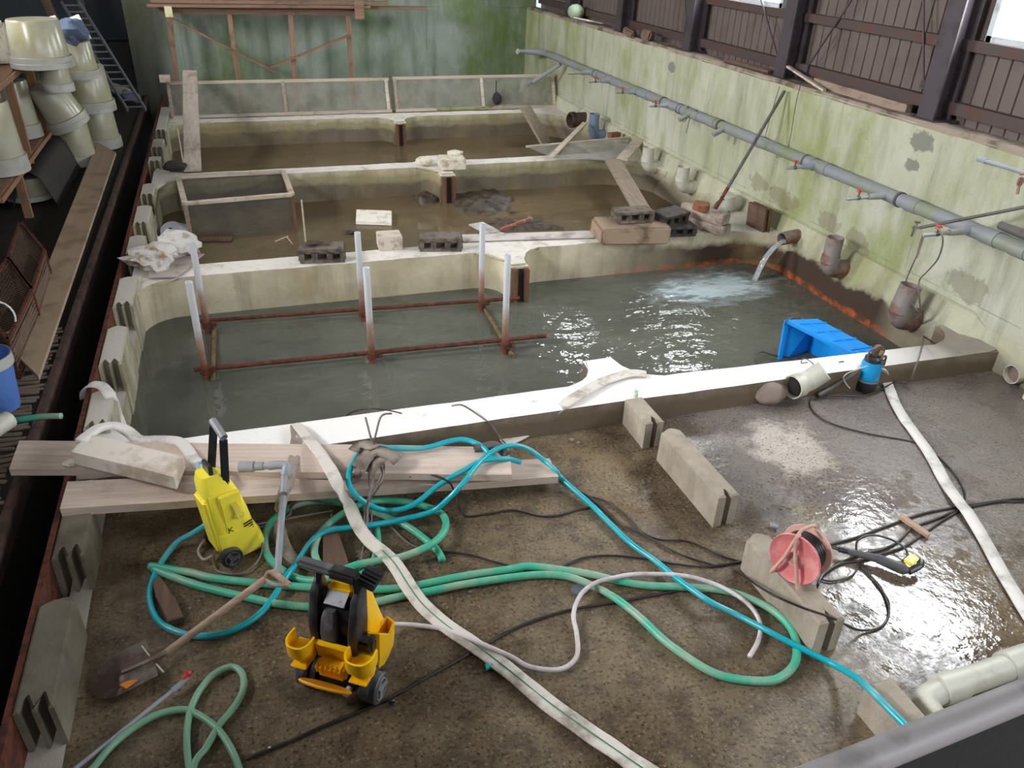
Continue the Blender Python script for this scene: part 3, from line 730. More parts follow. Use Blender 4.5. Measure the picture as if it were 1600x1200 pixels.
pa = P(303, 563, -.1); pb = P(845, 512, -.1); rail('rail', (pa.x, pa.y - .12), (pb.x, pb.y - .12), .017, RUST, -.115)
pa = P(312, 499, -.1); pb = P(812, 463, -.1); rail('rail', (pa.x, pa.y), (pb.x, pb.y), .016, RUST, -.115)
rail('cross_bar', (PP[0][0].x + .05, PP[0][0].y - .06), (PP[1][0].x + .05, PP[1][0].y + .06), .016, RUSTY, -.15)
rail('cross_bar', (PP[3][0].x + .1, PP[3][0].y - .25), (PP[2][0].x + .02, PP[2][0].y + .06), .02, DGREY, -.19)
rail('cross_bar', (PP[5][0].x + .03, PP[5][0].y - .1), (PP[4][0].x + .03, PP[4][0].y + .06), .016, RUSTY, -.15)

# ================================================================ right hand wall pipework
PX = 4.93
r = thing('water_main', 'long grey mossy pipe running along the right wall with branch taps', 'water pipe', (PX, 7, .86))
b = B().cyl((PX, 2.2, .92), (PX, 12.9, .92), .052, n=20); obj('pipe_run', b, PVCG, r)
for y in (12.2, 10.6, 10.9, 9.35, 9.62, 8.1, 8.35, 7.75, 6.9, 6.05, 5.85, 4.75, 3.75, 4.0, 2.9):
    obj('coupling', B().cyl((PX, y - .06, .92), (PX, y + .06, .92), .058, n=20), PVCG, r)
for y in (10.95, 8.9, 7.6, 6.1, 4.9, 3.2):
    obj('pipe_clip', B().cyl((PX, y - .012, .92), (PX, y + .012, .92), .061, n=20).box((WX - .02, y, .93), (.09, .024, .02)), DGREY, r)
obj('end_elbow', B().tube(smooth([(PX, 12.85, .92), (PX - .01, 13.05, .92), (PX - .12, 13.22, .915), (4.72, 13.32, .91)], 5), .05, 14).cyl((4.74, 13.31, .91), (4.60, 13.36, .905), .03, n=12), PVCG, r)
tp = [(P(887, 115, .91), 0), (P(920, 128, .91), 1), (P(963, 145, .91), 1), (P(1015, 166, .91), 1), (P(1089, 186, .86), 2), (P(1143, 209, .86), 2), (P(1228, 263, .91), 1), (P(1322, 311, .91), 1), (P(1441, 368, .91), 1)]
for q, kd in tp:
    if kd == 2: q = V((PX - .16, q.y, q.z))
    base = V((PX - .03, q.y - .01, .92))
    mid = base.lerp(q, .45)
    tt = obj('branch_tap', B().cyl(base, mid, .03, .024, 12).cyl(mid, q, .0145 if kd != 2 else .03, n=12), PVC if kd != 2 else PVCG, r)
    if kd == 1:
        vb = mid.lerp(q, .45)
        obj('valve_body', B().box(vb, (.045, .03, .03), None, .006).cyl(vb, vb + V((0, 0, .05)), .007, n=8), DGREY, tt)
        obj('tap_handle', B().box(vb + V((0, 0, .055)), (.06, .014, .014), rot(0, 0, .5), .004).box(vb + V((0, 0, .055)), (.014, .05, .014), rot(0, 0, .5), .004), REDV, tt)
# second pipe leaving downwards at the far end
obj('slanting_pipe', B().cyl((4.90, 12.25, .86), (4.55, 12.75, .47), .03, n=12), PVC, label='pale slanting pipe dropping from the wall pipe behind the screens', cat='pipe')
# white cross valve at the far end of the main
b = B()
for a in range(4): b.box((4.575, 13.37, .90), (.09, .014, .014), rot(0, a * PI / 4, .3), .003)
obj('valve_wheel', b, WHITE, label='small white valve wheel at the far end of the wall pipe', cat='valve')

def elbow(name, y, z, top, mat, label, cat='drain elbow', r=.072, out=.15, lean=0, xw=4.93, collar=None):
    t_ = thing(name, label, cat, (xw - out, y, z - r))
    pts = [(xw + .03, y, z), (xw - out + .09, y, z)] + [(xw - out + .085 - .085 * math.sin(a), y, z + .085 - .085 * math.cos(a)) for a in (.4, .8, 1.2, 1.5)]
    obj('elbow', B().tube(pts, r + .004, 16), mat, t_)
    obj('riser', B().pipe([(xw - out, y, z + .08), (xw - out + lean, y - lean * .2, top)], r + .001, .005, 18).cyl((xw - out, y, z + .09), (xw - out, y, z + .1), r - .006), mat, t_)
    obj('collar', B().pipe([(xw - out + lean * .25, y, z + .075), (xw - out + lean * .5, y, z + .135)], r + .008, .006, 18), mat, t_)
    obj('socket', B().cyl((xw - out + .075, y, z), (xw + .005, y, z), r + .008, n=18), collar or mat, t_)
    obj('bore', B().cyl((xw - out + lean * .6, y, top - .07), (xw - out + lean * .6, y, top - .065), r - .004), DARKIN, t_)
    return t_
elbow('drain_elbow', 10.55, .16, .46, PVCB, 'blue grey upright pipe elbow at the far end of the ledge')
elbow('drain_elbow', 8.86, .15, .40, PVCW, 'pale grey pipe elbow coming out of the ledge, farther of the two')
elbow('drain_elbow', 7.98, .15, .39, PVCW, 'pale grey pipe elbow with brown bore, nearer of the two')
elbow('drain_elbow', 5.33, .17, .47, PVCR, 'grey stained pipe elbow to the right of the running outlet', collar=PVCR)
elbow('drain_elbow', 4.42, .10, .40, PVCR, 'rusty leaning pipe elbow with a cable going down into it', r=.08, out=.17, lean=.03)
# running outlet
t_ = thing('outlet_pipe', 'dark stained outlet pipe pouring water into the near pool', 'outlet pipe', (4.85, 6.05, .17))
obj('pipe_stub', B().pipe([(4.98, 6.06, .22), (4.78, 6.03, .21)], .062, .006, 20), PVCR, t_)
obj('bore', B().cyl((4.9, 6.05, .215), (4.895, 6.05, .215), .055), DARKIN, t_)
pts = [V((4.82, 6.03, .19)), V((4.76, 6.02, .175)), V((4.68, 6.01, .12)), V((4.61, 6.0, .03)), V((4.56, 5.99, -.08)), V((4.53, 5.985, -.18))]
obj('water_jet', B().sweep(smooth(pts, 4), [(-.032, 0), (-.02, .010), (.02, .012), (.032, 0), (.02, -.010), (-.02, -.010)]).rough(.004, 22), FALL, label='clear stream of water falling from the outlet pipe into the pool', cat='water jet')
# large old pipe mouth and things at the end of the third pool
obj('wall_socket', B().pipe([(5.0, 11.35, .22), (4.72, 11.3, .22)], .10, .012, 20).pipe([(4.8, 11.32, .22), (4.74, 11.31, .22)], .115, .01, 20).cyl((4.9, 11.33, .22), (4.88, 11.33, .22), .09), simple('dark_rust_pipe', rgb(86, 66, 58), .8, rgb(50, 38, 34), .6, 9, .4), label='dark rusted pipe mouth behind the muddy board at the far right', cat='pipe')
obj('brick', B().box((4.82, 9.95, .30), (.16, .10, .07), rot(0, 0, .2), .008, .006).rough(.008, 14), BRICKT, label='brown brick lying on the ledge between the blue and the pale elbow', cat='brick')
# round grey float with old cable, standing by the wall at the middle divider
p = P(1133, 303, .28)
t_ = thing('round_tank', 'round grey pipe bend with a black cable hoop by the wall', 'pipe bend', (4.74, 6.98, .1))
obj('bend', B().tube(smooth([(4.98, 7.1, .22), (4.85, 7.08, .22), (4.76, 7.0, .24), (4.74, 6.98, .36)], 5), .085, 18), PVCW, t_)
obj('cable_hoop', B().tube([(4.66 + .10 * math.cos(a), 6.93, .22 + .11 * math.sin(a)) for a in [i * PI / 12 for i in range(25)]], .006, 6), CABLE, t_)
# low round pipe end on the floor at the right edge
t_ = thing('floor_pipe_end', 'grey pipe mouth on the floor at the right hand edge', 'pipe', (5.0, 3.45, .02))
p = P(1580, 585, .08)
obj('pipe_wall', B().pipe([(p.x, p.y, .08), (p.x + .3, p.y - .02, .08)], .068, .006, 20), PVCW, t_)
obj('bore', B().cyl((p.x + .04, p.y, .08), (p.x + .045, p.y, .08), .06), simple('brown_silt', rgb(120, 104, 96), .9, None, .3, 6, .2), t_)
# thin pipe with tap coming in from the right edge
t_ = thing('tap_pipe', 'thin grey pipe with a chrome tap reaching in from the right edge', 'tap', (4.7, 4.0, .96))
a = P(1436, 356, x=4.60); c = P(1690, 306, x=5.02)
obj('thin_pipe', B().cyl(a, c, .012, n=12), DGREY, t_)
obj('tap_body', B().cyl(a + V((.02, 0, 0)), a + V((-.05, 0, .005)), .014, n=12).cyl(a + V((-.04, 0, .0)), a + V((-.045, 0, -.06)), .01, n=12).cyl(a + V((-.03, 0, .0)), a + V((-.03, 0, .04)), .007, n=8), CHROME, t_)
obj('tap_handle', B().box(a + V((-.03, 0, .045)), (.055, .012, .01), None, .003).box(a + V((-.03, 0, .045)), (.012, .055, .01), None, .003), CHROME, t_)
a = P(1532, 249, x=4.97); c = P(1606, 272, x=4.97)
obj('wall_conduit', B().cyl(a, c, .014, n=10).cyl(a + V((0, .02, 0)), a + V((0, -.05, 0)), .019, n=10), PVC, label='short pale conduit pipe high on the right wall', cat='conduit')
p = P(1594, 284, x=4.9)
obj('rusty_tap', B().cyl(p, p + V((.08, 0, 0)), .012, n=8).box(p, (.035, .03, .06), None, .008).cyl(p, p - V((0, .01, .08)), .01, n=8).box(p + V((0, 0, .05)), (.05, .012, .012)), simple('pink_rusted_brass', rgb(150, 116, 104), .6, rgb(110, 80, 70), .5, 20, .3), label='old rusted tap at the right edge below the window', cat='tap')
c = P(1606, 375, x=4.93); a = P(1566, 358, x=4.93)
obj('short_pipe', B().cyl(a + V((-.03, 0, .03)), c + V((-.03, -.6, .02)), .03, n=14), DGREY, label='grey pipe piece resting on the wall pipe at the right edge', cat='pipe')
# iron bar leaning on the wall
a = P(1116, 330, z=.36); c = P(1226, 142, x=4.98)
t_ = thing('leaning_bar', 'long dark iron pipe leaning against the mossy wall beside the red brick', 'iron bar', a)
obj('shaft', B().cyl(a, c, .016, n=10), DGREY, t_)
obj('rusty_end', B().cyl(a, a.lerp(c, .2), .0175, n=10), RUST, t_)
# wires on the wall
for i, (px, lb) in enumerate(([[(1218, 135), (1206, 175), (1195, 215)], 'thin wire hanging beside the leaning pipe down to the wall pipe'], [[(1252, 128), (1243, 165), (1235, 215), (1228, 240), (1214, 246), (1218, 236), (1226, 232)], 'thin wire hanging from the sill with a loose coil'])):
    obj('wire', B().tube(smooth([P(*q, x=4.99) for q in px], 4), .003, 5), CABLE, label=lb, cat='wire')
b = B()
for ph in (0, 1): b.tube(smooth([P(*q, x=4.90) for q in [(1076, 165), (1066, 185), (1070, 190), (1078, 178), (1090, 172), (1082, 184), (1076, 180), (1079, 176)]], 5), .0035, 5)
b.tube(smooth([P(*q, x=4.93) for q in [(1080, 178), (1076, 192), (1072, 208)]], 4), .0035, 5)
for k in (8.42, 8.5): b.tube([(PX + .056 * math.cos(a), k, .92 + .056 * math.sin(a)) for a in [i * PI / 8 for i in range(17)]], .004, 5)
obj('tie_wire', b, CABLE, label='dark tie wire knotted round the wall pipe with dangling loops', cat='wire')
# float ball and plate at the top of the far wall
p = P(893, 10, x=5.08)
obj('buoy', B().ico((5.12, p.y - .1, 1.60), .13, 2, (1, 1.2, .85)), simple('mossy_white_buoy', rgb(170, 190, 160), .5, rgb(110, 140, 84), .5, 6, .2), label='mossy white rounded tub on top of the far right wall', cat='buoy')
p = P(917, 22, x=5.0)
obj('metal_plate', B().box((5.02, p.y, 1.55), (.22, .5, .015), rot(0, .15, .1)), PALE, label='thin pale plate on the wall top below the mossy tub', cat='plate')
SCR = simple('brown_scrap', rgb(112, 92, 80), .9, None, .5, 8, .5)
obj('scrap_lump', B().box((5.06, 9.75, 1.56), (.12, .16, .12), rot(.1, .2, .4), .02), SCR, label='brown scrap lump on the wall top, the nearer of two', cat='scrap')
obj('scrap_lump', B().box((5.05, 10.25, 1.54), (.10, .2, .09), rot(.3, 0, .4), .02), SCR, label='brown scrap lump on the wall top, the one nearer the mossy tub', cat='scrap')
obj('sill_board', B().bar((5.1, 7.95, 1.525), (5.12, 7.15, 1.53), .09, .025).rough(.006, 6), OLDWOOD, label='dark broken board on the wall top left of the middle column', cat='board')
obj('loose_lath', B().bar((5.10, 6.88, 1.62), (5.05, 6.22, 1.515), .035, .02), FRAMEW, label='pale lath leaning at the foot of the middle column', cat='lath')
obj('sill_board', B().bar((5.16, 6.5, 1.54), (5.16, 5.3, 1.53), .06, .07).rough(.006, 5), simple('dusty_board', rgb(150, 132, 118), .9, rgb(110, 94, 82), .5, 5, .3), label='dusty board lying on the wall top between the two big columns', cat='board')

# ================================================================ on and around the middle divider
def hollow_block(name, label, mat, L=.39, Hh=.125, Wd=.15):
    """hollow block, three holes through the width (y)"""
    t_ = thing(name, label, 'concrete block'); t_['_local'] = 1
    b = B(); fl = .027
    b.box((0, 0, fl / 2), (L, Wd * 1.15, fl), None, .003); b.box((0, 0, Hh - fl / 2), (L, Wd * 1.25, fl), None, .003)
    for x in (-.46, -.17, .17, .46): b.box((L * x, 0, Hh / 2), (.05, Wd, Hh - fl * 2 + .006), None, .002)
    b.rough(.004, 16); obj('shell', b, mat, t_)
    return t_
def place(o, loc, rz=0, rx=0, ry=0): o.location = loc; o.rotation_euler = (rx, ry, rz); return o
p = P(505, 408, .17); place(hollow_block('hollow_block', 'hollow block lying on the divider left of the scaffold pipes with mud on it', CINDER, .37), (p.x, p.y + .03, .172), -.12)
p = P(690, 391, .17); place(hollow_block('hollow_block', 'clean hollow block on the divider left of the right scaffold pipe', CINDER, .37), (p.x, p.y + .04, .172), -.22)
p = P(963, 345, .35); place(hollow_block('hollow_block', 'hollow block resting on top of the broken curb piece', CINDER, .36, .11), (3.42, 6.50, .335), -.05)
p = P(1040, 362, .2); place(hollow_block('hollow_block', 'upper dark wet hollow block beside the broken curb piece', DCINDER, .34, .12, .16), (3.83, 6.52, .275), .35, .1)
place(hollow_block('hollow_block', 'lower dark wet hollow block under its twin', DCINDER, .34, .10, .15), (3.90, 6.48, .172), -.1)
# mud on the left hollow block, and dark blot below
p = P(490, 378, .33)
obj('mud_clod', B().ico((p.x, p.y, .325), .07, 2, (1.4, .6, .18), .6, 2.5, 3), MUD, label='flat clod of mud on the left hollow block', cat='mud')
# square paver standing on the divider
p = P(610, 388, .17)
obj('square_block', B().box((p.x, p.y + .04, .232), (.21, .20, .12), rot(0, 0, -.05), .006).rough(.003, 12), simple('smooth_block', rgb(196, 184, 172), .9, rgb(130, 118, 106), .4, 10, .4), label='square pale block on the divider between the two hollow blocks', cat='concrete block')
# broken curb slab
b = B().box((3.40, 6.48, .25), (.68, .34, .17), rot(.05, 0, -.10), .02).rough(.018, 4)
obj('broken_curb', b, simple('stained_slab', rgb(150, 130, 110), .9, rgb(92, 74, 60), .5, 4, .7, world=True), label='broken stained concrete slab under a hollow block on the divider', cat='concrete slab')
# two stacked long blocks, and red brown brick
for z, x, lb in ((.225, 4.26, 'lower grey oblong block of the pair beside the leaning pipe'), (.335, 4.23, 'upper grey oblong block of the pair under the round brick')):
    obj('oblong_block', B().box((x, 6.55, z), (.13, .50, .10), rot(0, 0, .42), .008).rough(.004, 10), simple('oblong_grey', rgb(172, 158, 144), .9, rgb(110, 98, 88), .45, 4, .4), label=lb, cat='concrete block')
p = P(1095, 323, .41)
obj('round_brick', B().cyl((p.x, p.y, .385), (p.x, p.y, .44), .085, n=14).rough(.014, 9), BRICKT, label='round reddish brown brick on the grey oblong blocks', cat='brick')
obj('pale_rock', B().ico((4.03, 6.82, .24), .09, 2, (1.3, .9, .6), .3, 2, 2), PALE, label='whitish rock behind the grey oblong blocks', cat='rock')
# weir boards leaning by the wall
t_ = thing('weir_boards', 'pair of dark boards set upright in the ledge beside the running outlet', 'boards', (4.83, 6.42, .17))
for k in (0, 1): obj('board', B().box((4.77 + k * .05, 6.46, .285), (.028, .26, .24), rot(0, -.08, .12), .003).rough(.003, 8), SLOT if k else OLDWOOD, t_)
# long thin board on the divider
p0 = P(722, 372, .185); p1 = P(925, 366, .185)
obj('thin_board', B().bar(p0, p1, .17, .012).rough(.006, 4), simple('pale_board', rgb(200, 192, 188), .8, rgb(150, 138, 130), .4, 4, .2), label='thin pale board lying along the divider behind the right scaffold pipe', cat='board')
obj('pale_sheet', B().box((2.12, 7.0, .19), (.16, .3, .012), rot(0, 0, .3)).rough(.006, 9), simple('grey_sheet', rgb(180, 174, 170), .8, None, .4, 6, .3), label='crumpled grey sheet scrap behind the right scaffold pipe', cat='scrap')
a = P(783, 358, .19); c = P(830, 341, .16)
obj('red_stick', B().bar(a, c, .03, .02), simple('red_brown_wood', rgb(150, 78, 64), .7, rgb(200, 180, 160), .4, 10, .2), label='reddish stick in the middle pool behind the divider', cat='stick')
# sack and board at the left corner
p = P(232, 412, .25)
b = B().ico((-.80, 6.72, .25), .2, 3, (.95, .85, .52), .5, 2.2, 5).ico((-.60, 6.92, .27), .17, 3, (1, .75, .6), .5, 2.4, 9)
obj('sack', b.rough(.03, 9), BAG, label='crumpled dirty white sack dumped on the corner of the divider', cat='sack')
obj('scrap_board', B().poly([P(a, c, .2).xy for a, c in ((232, 432), (276, 431), (319, 395), (268, 391), (230, 398))], .185, .193), CARD, label='pinkish grey board under the dirty sack', cat='board')
# things in the middle pool
obj('floating_board', B().poly([P(a, c, -.14).xy for a, c in ((556, 347), (612, 349), (612, 331), (557, 329))], -.165, -.125, .004), FOAM, label='small white board floating in the middle pool', cat='board')
p = P(478, 382, -.15); q = P(476, 312, y=p.y)
obj('thin_stake', B().cyl((p.x, p.y, -.35), (p.x, p.y, q.z), .008, n=8), FRAMEW, label='thin stake standing in the middle pool behind the left hollow block', cat='stake')
t_ = thing('upturned_basin', 'white upturned basin half sunk at the left of the middle pool', 'basin', (-.72, 8.4, -.2))
obj('bowl', B().lathe([(.02, .13), (.10, .13), (.16, .02), (.165, 0)], 24, M.Translation((-.74, 8.42, -.17)) @ rot(.5, -.25, 0)), BASIN, t_)
obj('rim', B().lathe([(.16, .0), (.175, .0), (.175, .012), (.16, .012)], 24, M.Translation((-.74, 8.42, -.17)) @ rot(.5, -.25, 0)), BASIN, t_)
a = P(292, 366, -.13); c = P(364, 360, -.13)
obj('sunken_board', B().bar(a, c, .09, .03), OLDWOOD, label='dark board half sunk in front of the netted crate, upper one', cat='board')
a = P(285, 374, -.15); c = P(362, 373, -.15)
obj('sunken_board', B().bar(a, c, .10, .02), OLDWOOD, label='dark board half sunk in front of the netted crate, lower one', cat='board')
for pts_, lb in ((((430, 377), (450, 369)), 'pale twig floating near the thin stake'), (((449, 371), (457, 381)), 'short pale twig floating beside the longer one')):
    obj('twig', B().cyl(P(*pts_[0], -.165), P(*pts_[1], -.165), .006, n=6), FRAMEW, label=lb, cat='twig')
# mud banks
def mudbank(px, label, zt=-.12, amp=.05, seed=0):
    pts = [P(a, c, WZ) for a, c in px]; cx = sum(p.x for p in pts) / len(pts); cy = sum(p.y for p in pts) / len(pts)
    rs = []; pp = smooth(pts + [pts[0]], 5)[:-1]
    for k, (f, z) in enumerate(((1.02, WZ - .05), (1, WZ + .004), (.8, (WZ + zt) / 2), (.5, zt), (.2, zt + .004))):
        rs.append([V((cx + (p.x - cx) * f, cy + (p.y - cy) * f, z + amp * (0 if k < 1 else NZ.noise(V((p.x * 7 * f, p.y * 7, seed + k)))))) for p in pp])
    return obj('mud_bank', B().rings(rs, True, True), MUD, label=label, cat='mud', kind='stuff', sharp=180)
mudbank([(700, 308), (740, 296), (790, 302), (800, 318), (785, 335), (745, 336), (715, 325)], 'grey mud bank beside the far stub in the middle pool', -.13, .05, 3)
mudbank([(648, 308), (668, 304), (684, 312), (676, 319), (655, 318)], 'small dark mud lump left of the far stub', -.10, .05, 8)
mudbank([(752, 352), (790, 345), (850, 352), (880, 358), (800, 362), (756, 362)], 'mud bank along the back of the divider', -.12, .06, 5)
for i, (x, y, s) in enumerate(((775, 316, .07), (790, 309, .05), (765, 326, .04), (800, 330, .035), (548, 362, .06))):
    p = P(x, y, -.15)
    obj('mud_flake', B().ico((p.x, p.y, -.15), s, 2, (1.3, .8, .35), .6, 2.5, i), MUD, label=['largest mud flake on the grey mud bank', 'second mud flake at the far side of the grey mud bank', 'small mud flake near the front of the grey mud bank', 'small mud flake right of the grey mud bank', 'dark mud flake floating left of the square pale block'][i], cat='mud')

# netted crate (timber frame with netting) in the middle pool
t_ = thing('netted_crate', 'open topped timber frame crate lined with netting in the middle pool', 'crate', (-.08, 8.9, -.2))
A_, B_, C_, D_ = [P(*q, .2) for q in ((278, 277), (443, 268), (456, 304), (289, 318))]
for i, (p, q) in enumerate(((A_, B_), (B_, C_), (C_, D_), (D_, A_))):
    obj('top_rail', B().bar(p, q, .055, .035, bev=.003).rough(.002, 9), FRAMEW, t_)
dz = V((0, 0, -.42))
for p in (A_, B_, C_, D_): obj('corner_post', B().bar(p + V((0, 0, -.01)), p + dz + V((0, 0, .02)), .04, .04, (0, 1, 0)), MUDPLANK if p in (A_, D_) else SLOT, t_)
q_ = V((0, 0, -.016))
for p, q in ((A_, B_), (B_, C_), (C_, D_), (D_, A_)):
    b = B(); b.bm.faces.new([b.bm.verts.new(v) for v in (p + q_, q + q_, q + dz, p + dz)]); obj('netting', b, NETD, t_, False)
b = B(); b.bm.faces.new([b.bm.verts.new(v + dz * .98) for v in (A_, B_, C_, D_)]); obj('bottom_netting', b, NETD, t_, False)

# pale lump on the far stub
t_ = None
obj('square_block', B().box((2.36, 9.18, .25), (.30, .24, .13), rot(0, 0, -.05), .01).rough(.012, 9), PALE, label='pale rough block sitting on the stub of the far pool wall', cat='concrete block')
obj('pale_lump', B().ico((2.42, 9.25, .335), .09, 2, (1.1, .7, .4), .4, 3, 3), PALE, label='small pale lump on top of the rough block', cat='rock')
obj('pale_lump', B().ico((2.08, 9.38, .23), .11, 2, (1, .7, .5), .3, 3, 6), PALE, label='pale mortar lump left of the rough block', cat='rock')
# upright board standing from far divider to screens
a1, a2 = P(290, 266, .19), P(313, 266, .19); b1, b2 = P(287, 112, y=12.45), P(306, 111, y=12.45)
ca, cb = (a1 + a2) / 2, (b1 + b2) / 2
obj('standing_board', B().bar(ca, cb, .185, .035, up=(0, -1, 0), bev=.004).rough(.006, 6), PLANKY, label='wide pale plank leaning from the far divider onto the netting screens', cat='plank')
obj('dark_rag', B().ico((-.72, 9.62, .24), .13, 2, (1, .6, .5), .5, 3, 4), simple('dark_rag_cloth', rgb(52, 48, 46), .9, None, .5, 8, .6), label='dark rag at the foot of the wide pale plank', cat='rag')
obj('thin_lath', B().cyl(P(277, 201, .5), P(288, 262, .2), .009, n=6), FRAMEW, label='thin stick leaning left of the wide pale plank', cat='stick')

# screens at the back
def screen(name, x0, x1, y0, y1, z0, z1, posts_, label, tilt=0, tz=0):
    t_ = thing(name, label, 'screen', ((x0 + x1) / 2, y0, z0))
    A, Bq, Cq, D = V((x0, y0, z0)), V((x1, y0, z0 + tz)), V((x1 + tilt, y1, z1 + tz)), V((x0, y1, z1))
    for nm, p, q in (('bottom_rail', A, Bq), ('top_rail', D, Cq)): obj(nm, B().bar(p, q, .035, .04), FRAMEW, t_)
    for f in posts_: obj('stile', B().bar(A.lerp(Bq, f), D.lerp(Cq, f), .045, .03, (0, -1, 0)), FRAMEW if f > .5 else MUDPLANK, t_)
    b = B(); b.bm.faces.new([b.bm.verts.new(v) for v in (A, Bq, Cq, D)]); obj('netting', b, NET, t_, False)
    return t_
screen('netting_screen', -.84, 2.28, 12.50, 12.68, .19, .62, (.0, .5, .985), 'long timber framed netting screen on the back divider, left one')
screen('netting_screen', 2.34, 4.98, 12.50, 12.68, .19, .63, (.01, .53, .985), 'long timber framed netting screen on the back divider, right one')
obj('mossy_lath', B().bar(P(684, 171, .195), P(800, 165, .21), .05, .03), simple('mossy_lath_wood', rgb(160, 164, 110), .8, rgb(120, 116, 80), .5, 6, .3), label='mossy lath leaning along the foot of the right screen', cat='lath')
p = P(772, 150, y=12.6)
obj('dark_net_bag', B().ico((p.x + .02, p.y - .1, .33), .1, 2, (.8, .6, 1), .2, 3, 2).cyl((p.x, p.y - .1, .40), (p.x, p.y - .1, .6), .008, n=6), simple('dark_bag', rgb(50, 48, 48), .9, None, .3, 8, .4), label='dark net bag hanging on the right screen', cat='bag')
obj('small_block', B().box((-.86, 12.55, .70), (.14, .1, .09)), FRAMEW, label='small wood block on the top left corner of the left screen', cat='wood block')
# timber trestle with planks behind
t_ = thing('timber_trestle', 'brown timber trestle with diagonal braces in front of the green back wall', 'trestle', (.5, 13.8, -.1))
for (a, c) in (((265, 25), (276, 120)), ((357, 15), (372, 122)), ((453, 16), (461, 121)), ((543, 17), (550, 121))):
    p, q = P(*a, y=13.8), P(*c, y=13.8); obj('post', B().bar((p.x, 13.8, 1.42), (p.x + (q.x - p.x) * 2.2, 13.8, -.3), .07, .06, (0, 1, 0)), BWOODZ, t_)
p, q = P(248, 14, y=13.78), P(600, 14, y=13.78)
obj('beam', B().bar((p.x, 13.78, 1.44), (q.x - .4, 13.78, 1.44), .06, .07), BWOOD, t_)
for a, c in (((260, 25), (430, 112)), ((420, 106), (545, 56))):
    p, q = P(*a, y=13.74), P(*c, y=13.74); obj('diagonal_brace', B().bar(p, q, .03, .06, (0, -1, 0)), BWOOD, t_)
for i, (x0, x1, y, z, lb) in enumerate(((-1.0, 2.2, 13.62, 1.53, 'front plank of the stack on the trestle'), (-.9, 3.15, 13.85, 1.50, 'longest plank on the trestle reaching out to the right'), (-.95, 2.5, 13.72, 1.58, 'upper plank of the stack on the trestle'))):
    obj('plank', B().box(((x0 + x1) / 2, y, z), (x1 - x0, .16, .04), None, .003).rough(.004, 3), BWOOD, label=lb, cat='plank')
obj('wood_block', B().box((-.72, 13.5, 1.46), (.10, .10, .14)), simple('pale_yellow_wood', rgb(216, 210, 170), .7, None, .3, 8, .2), label='pale yellow wood block hanging at the left end of the trestle planks', cat='wood block')
obj('hanging_block', B().bar((2.02, 13.52, 1.62), (2.02, 13.52, 1.36), .14, .03, (0, 1, 0)), BWOOD, label='short board nailed upright across the trestle planks', cat='board')
# boards across the far right
def board(a, c, w, mat, label, th=.035, name='board', up=(0, 0, 1)): return obj(name, B().bar(a, c, w, th, up, .003).rough(.004, 7), mat, label=label, cat='board')
a = (P(808, 168, .36) + P(833, 165, .36)) / 2; c = (P(838, 226, -.12) + P(868, 222, -.12)) / 2
board(a, c, .25, MUDPLANK, 'muddy grey plank sloping into the third pool below the right screen')
a = (P(942, 250, .24) + P(972, 250, .24)) / 2; c = (P(990, 338, .12) + P(1016, 332, .12)) / 2; c = V((3.98, 7.25, .08))
board(a, c, .2, MUDPLANK, 'muddy grey plank sloping into the middle pool behind the hollow blocks')
# netting sheet with frame at right
t_ = thing('netting_sheet', 'fallen netting frame lying over the far divider at the right', 'screen', (4.3, 9.6, .2))
q4 = [P(a, c, z) for a, c, z in ((822, 229, .26), (1000, 213, .30), (968, 252, .20), (862, 246, .20))]
b = B(); b.bm.faces.new([b.bm.verts.new(v) for v in q4]); obj('netting', b, NET, t_, False)
obj('long_lath', B().bar(q4[0], q4[1], .03, .02), FRAMEW, t_); 
obj('end_board', B().bar(P(1002, 214, .33), P(972, 249, .24), .14, .025), FRAMEW, t_)
obj('cross_lath', B().bar(P(914, 192, .36), P(860, 246, .24), .07, .02), FRAMEW, t_)
# ================================================================ planks over the left end of the floor
def plank4(name, cs, z, th, mat, label, cat='plank', rgh=.004):
    """plank from its four top corners as seen (near left, near right, far right, far left)"""
    zs = z if isinstance(z, (list, tuple)) else [z] * 4
    c = [P(a, b_, q) for (a, b_), q in zip(cs, zs)]
    b = B(); n = 10; rs = []
    for i in range(n + 1):
        f = i / n; p = c[0].lerp(c[1], f); q = c[3].lerp(c[2], f)
        rs.append([p, q, q - V((0, 0, th)), p - V((0, 0, th))])
    b.rings(rs, True, True).rough(rgh, 5)
    bm = b.bm; bmesh.ops.recalc_face_normals(bm, faces=bm.faces)
    # own axis along the board so that the grain follows it
    d = (c[1] - c[0]); an = math.atan2(d.y, d.x); off = (c[0] + c[2]) / 2 - V((0, 0, th)); off.z = min(v.co.z for v in bm.verts)
    me = bpy.data.meshes.new(name); m = M.Rotation(-an, 4, 'Z') @ M.Translation(-off)
    for v in bm.verts: v.co = m @ v.co
    bm.to_mesh(me); bm.free(); me.materials.append(mat)
    o = bpy.data.objects.new(name, me); COL.objects.link(o); o.location = off; o.rotation_euler = (0, 0, an)
    o['label'] = label; o['category'] = cat; W0[o.name] = off; return o
plank4('plank', [(14, 732), (800, 742), (795, 698), (30, 688)], [.262, .20, .20, .262], .04, PLANK, 'long plank nearest the pool curb reaching left over the trench')
plank4('plank', [(93, 795), (873, 745), (859, 716), (106, 752)], [.262, .085, .085, .262], .045, PLANK, 'long front plank behind the yellow pressure washer')
plank4('beam', [(112, 706), (272, 745), (286, 713), (138, 678)], [.36, .34, .34, .36], .075, simple('mortar_stained_beam', rgb(214, 206, 196), .85, rgb(176, 160, 144), .5, 6, .4), 'short thick beam lying across the left ends of the planks', 'beam')
p = P(109, 724, .265)
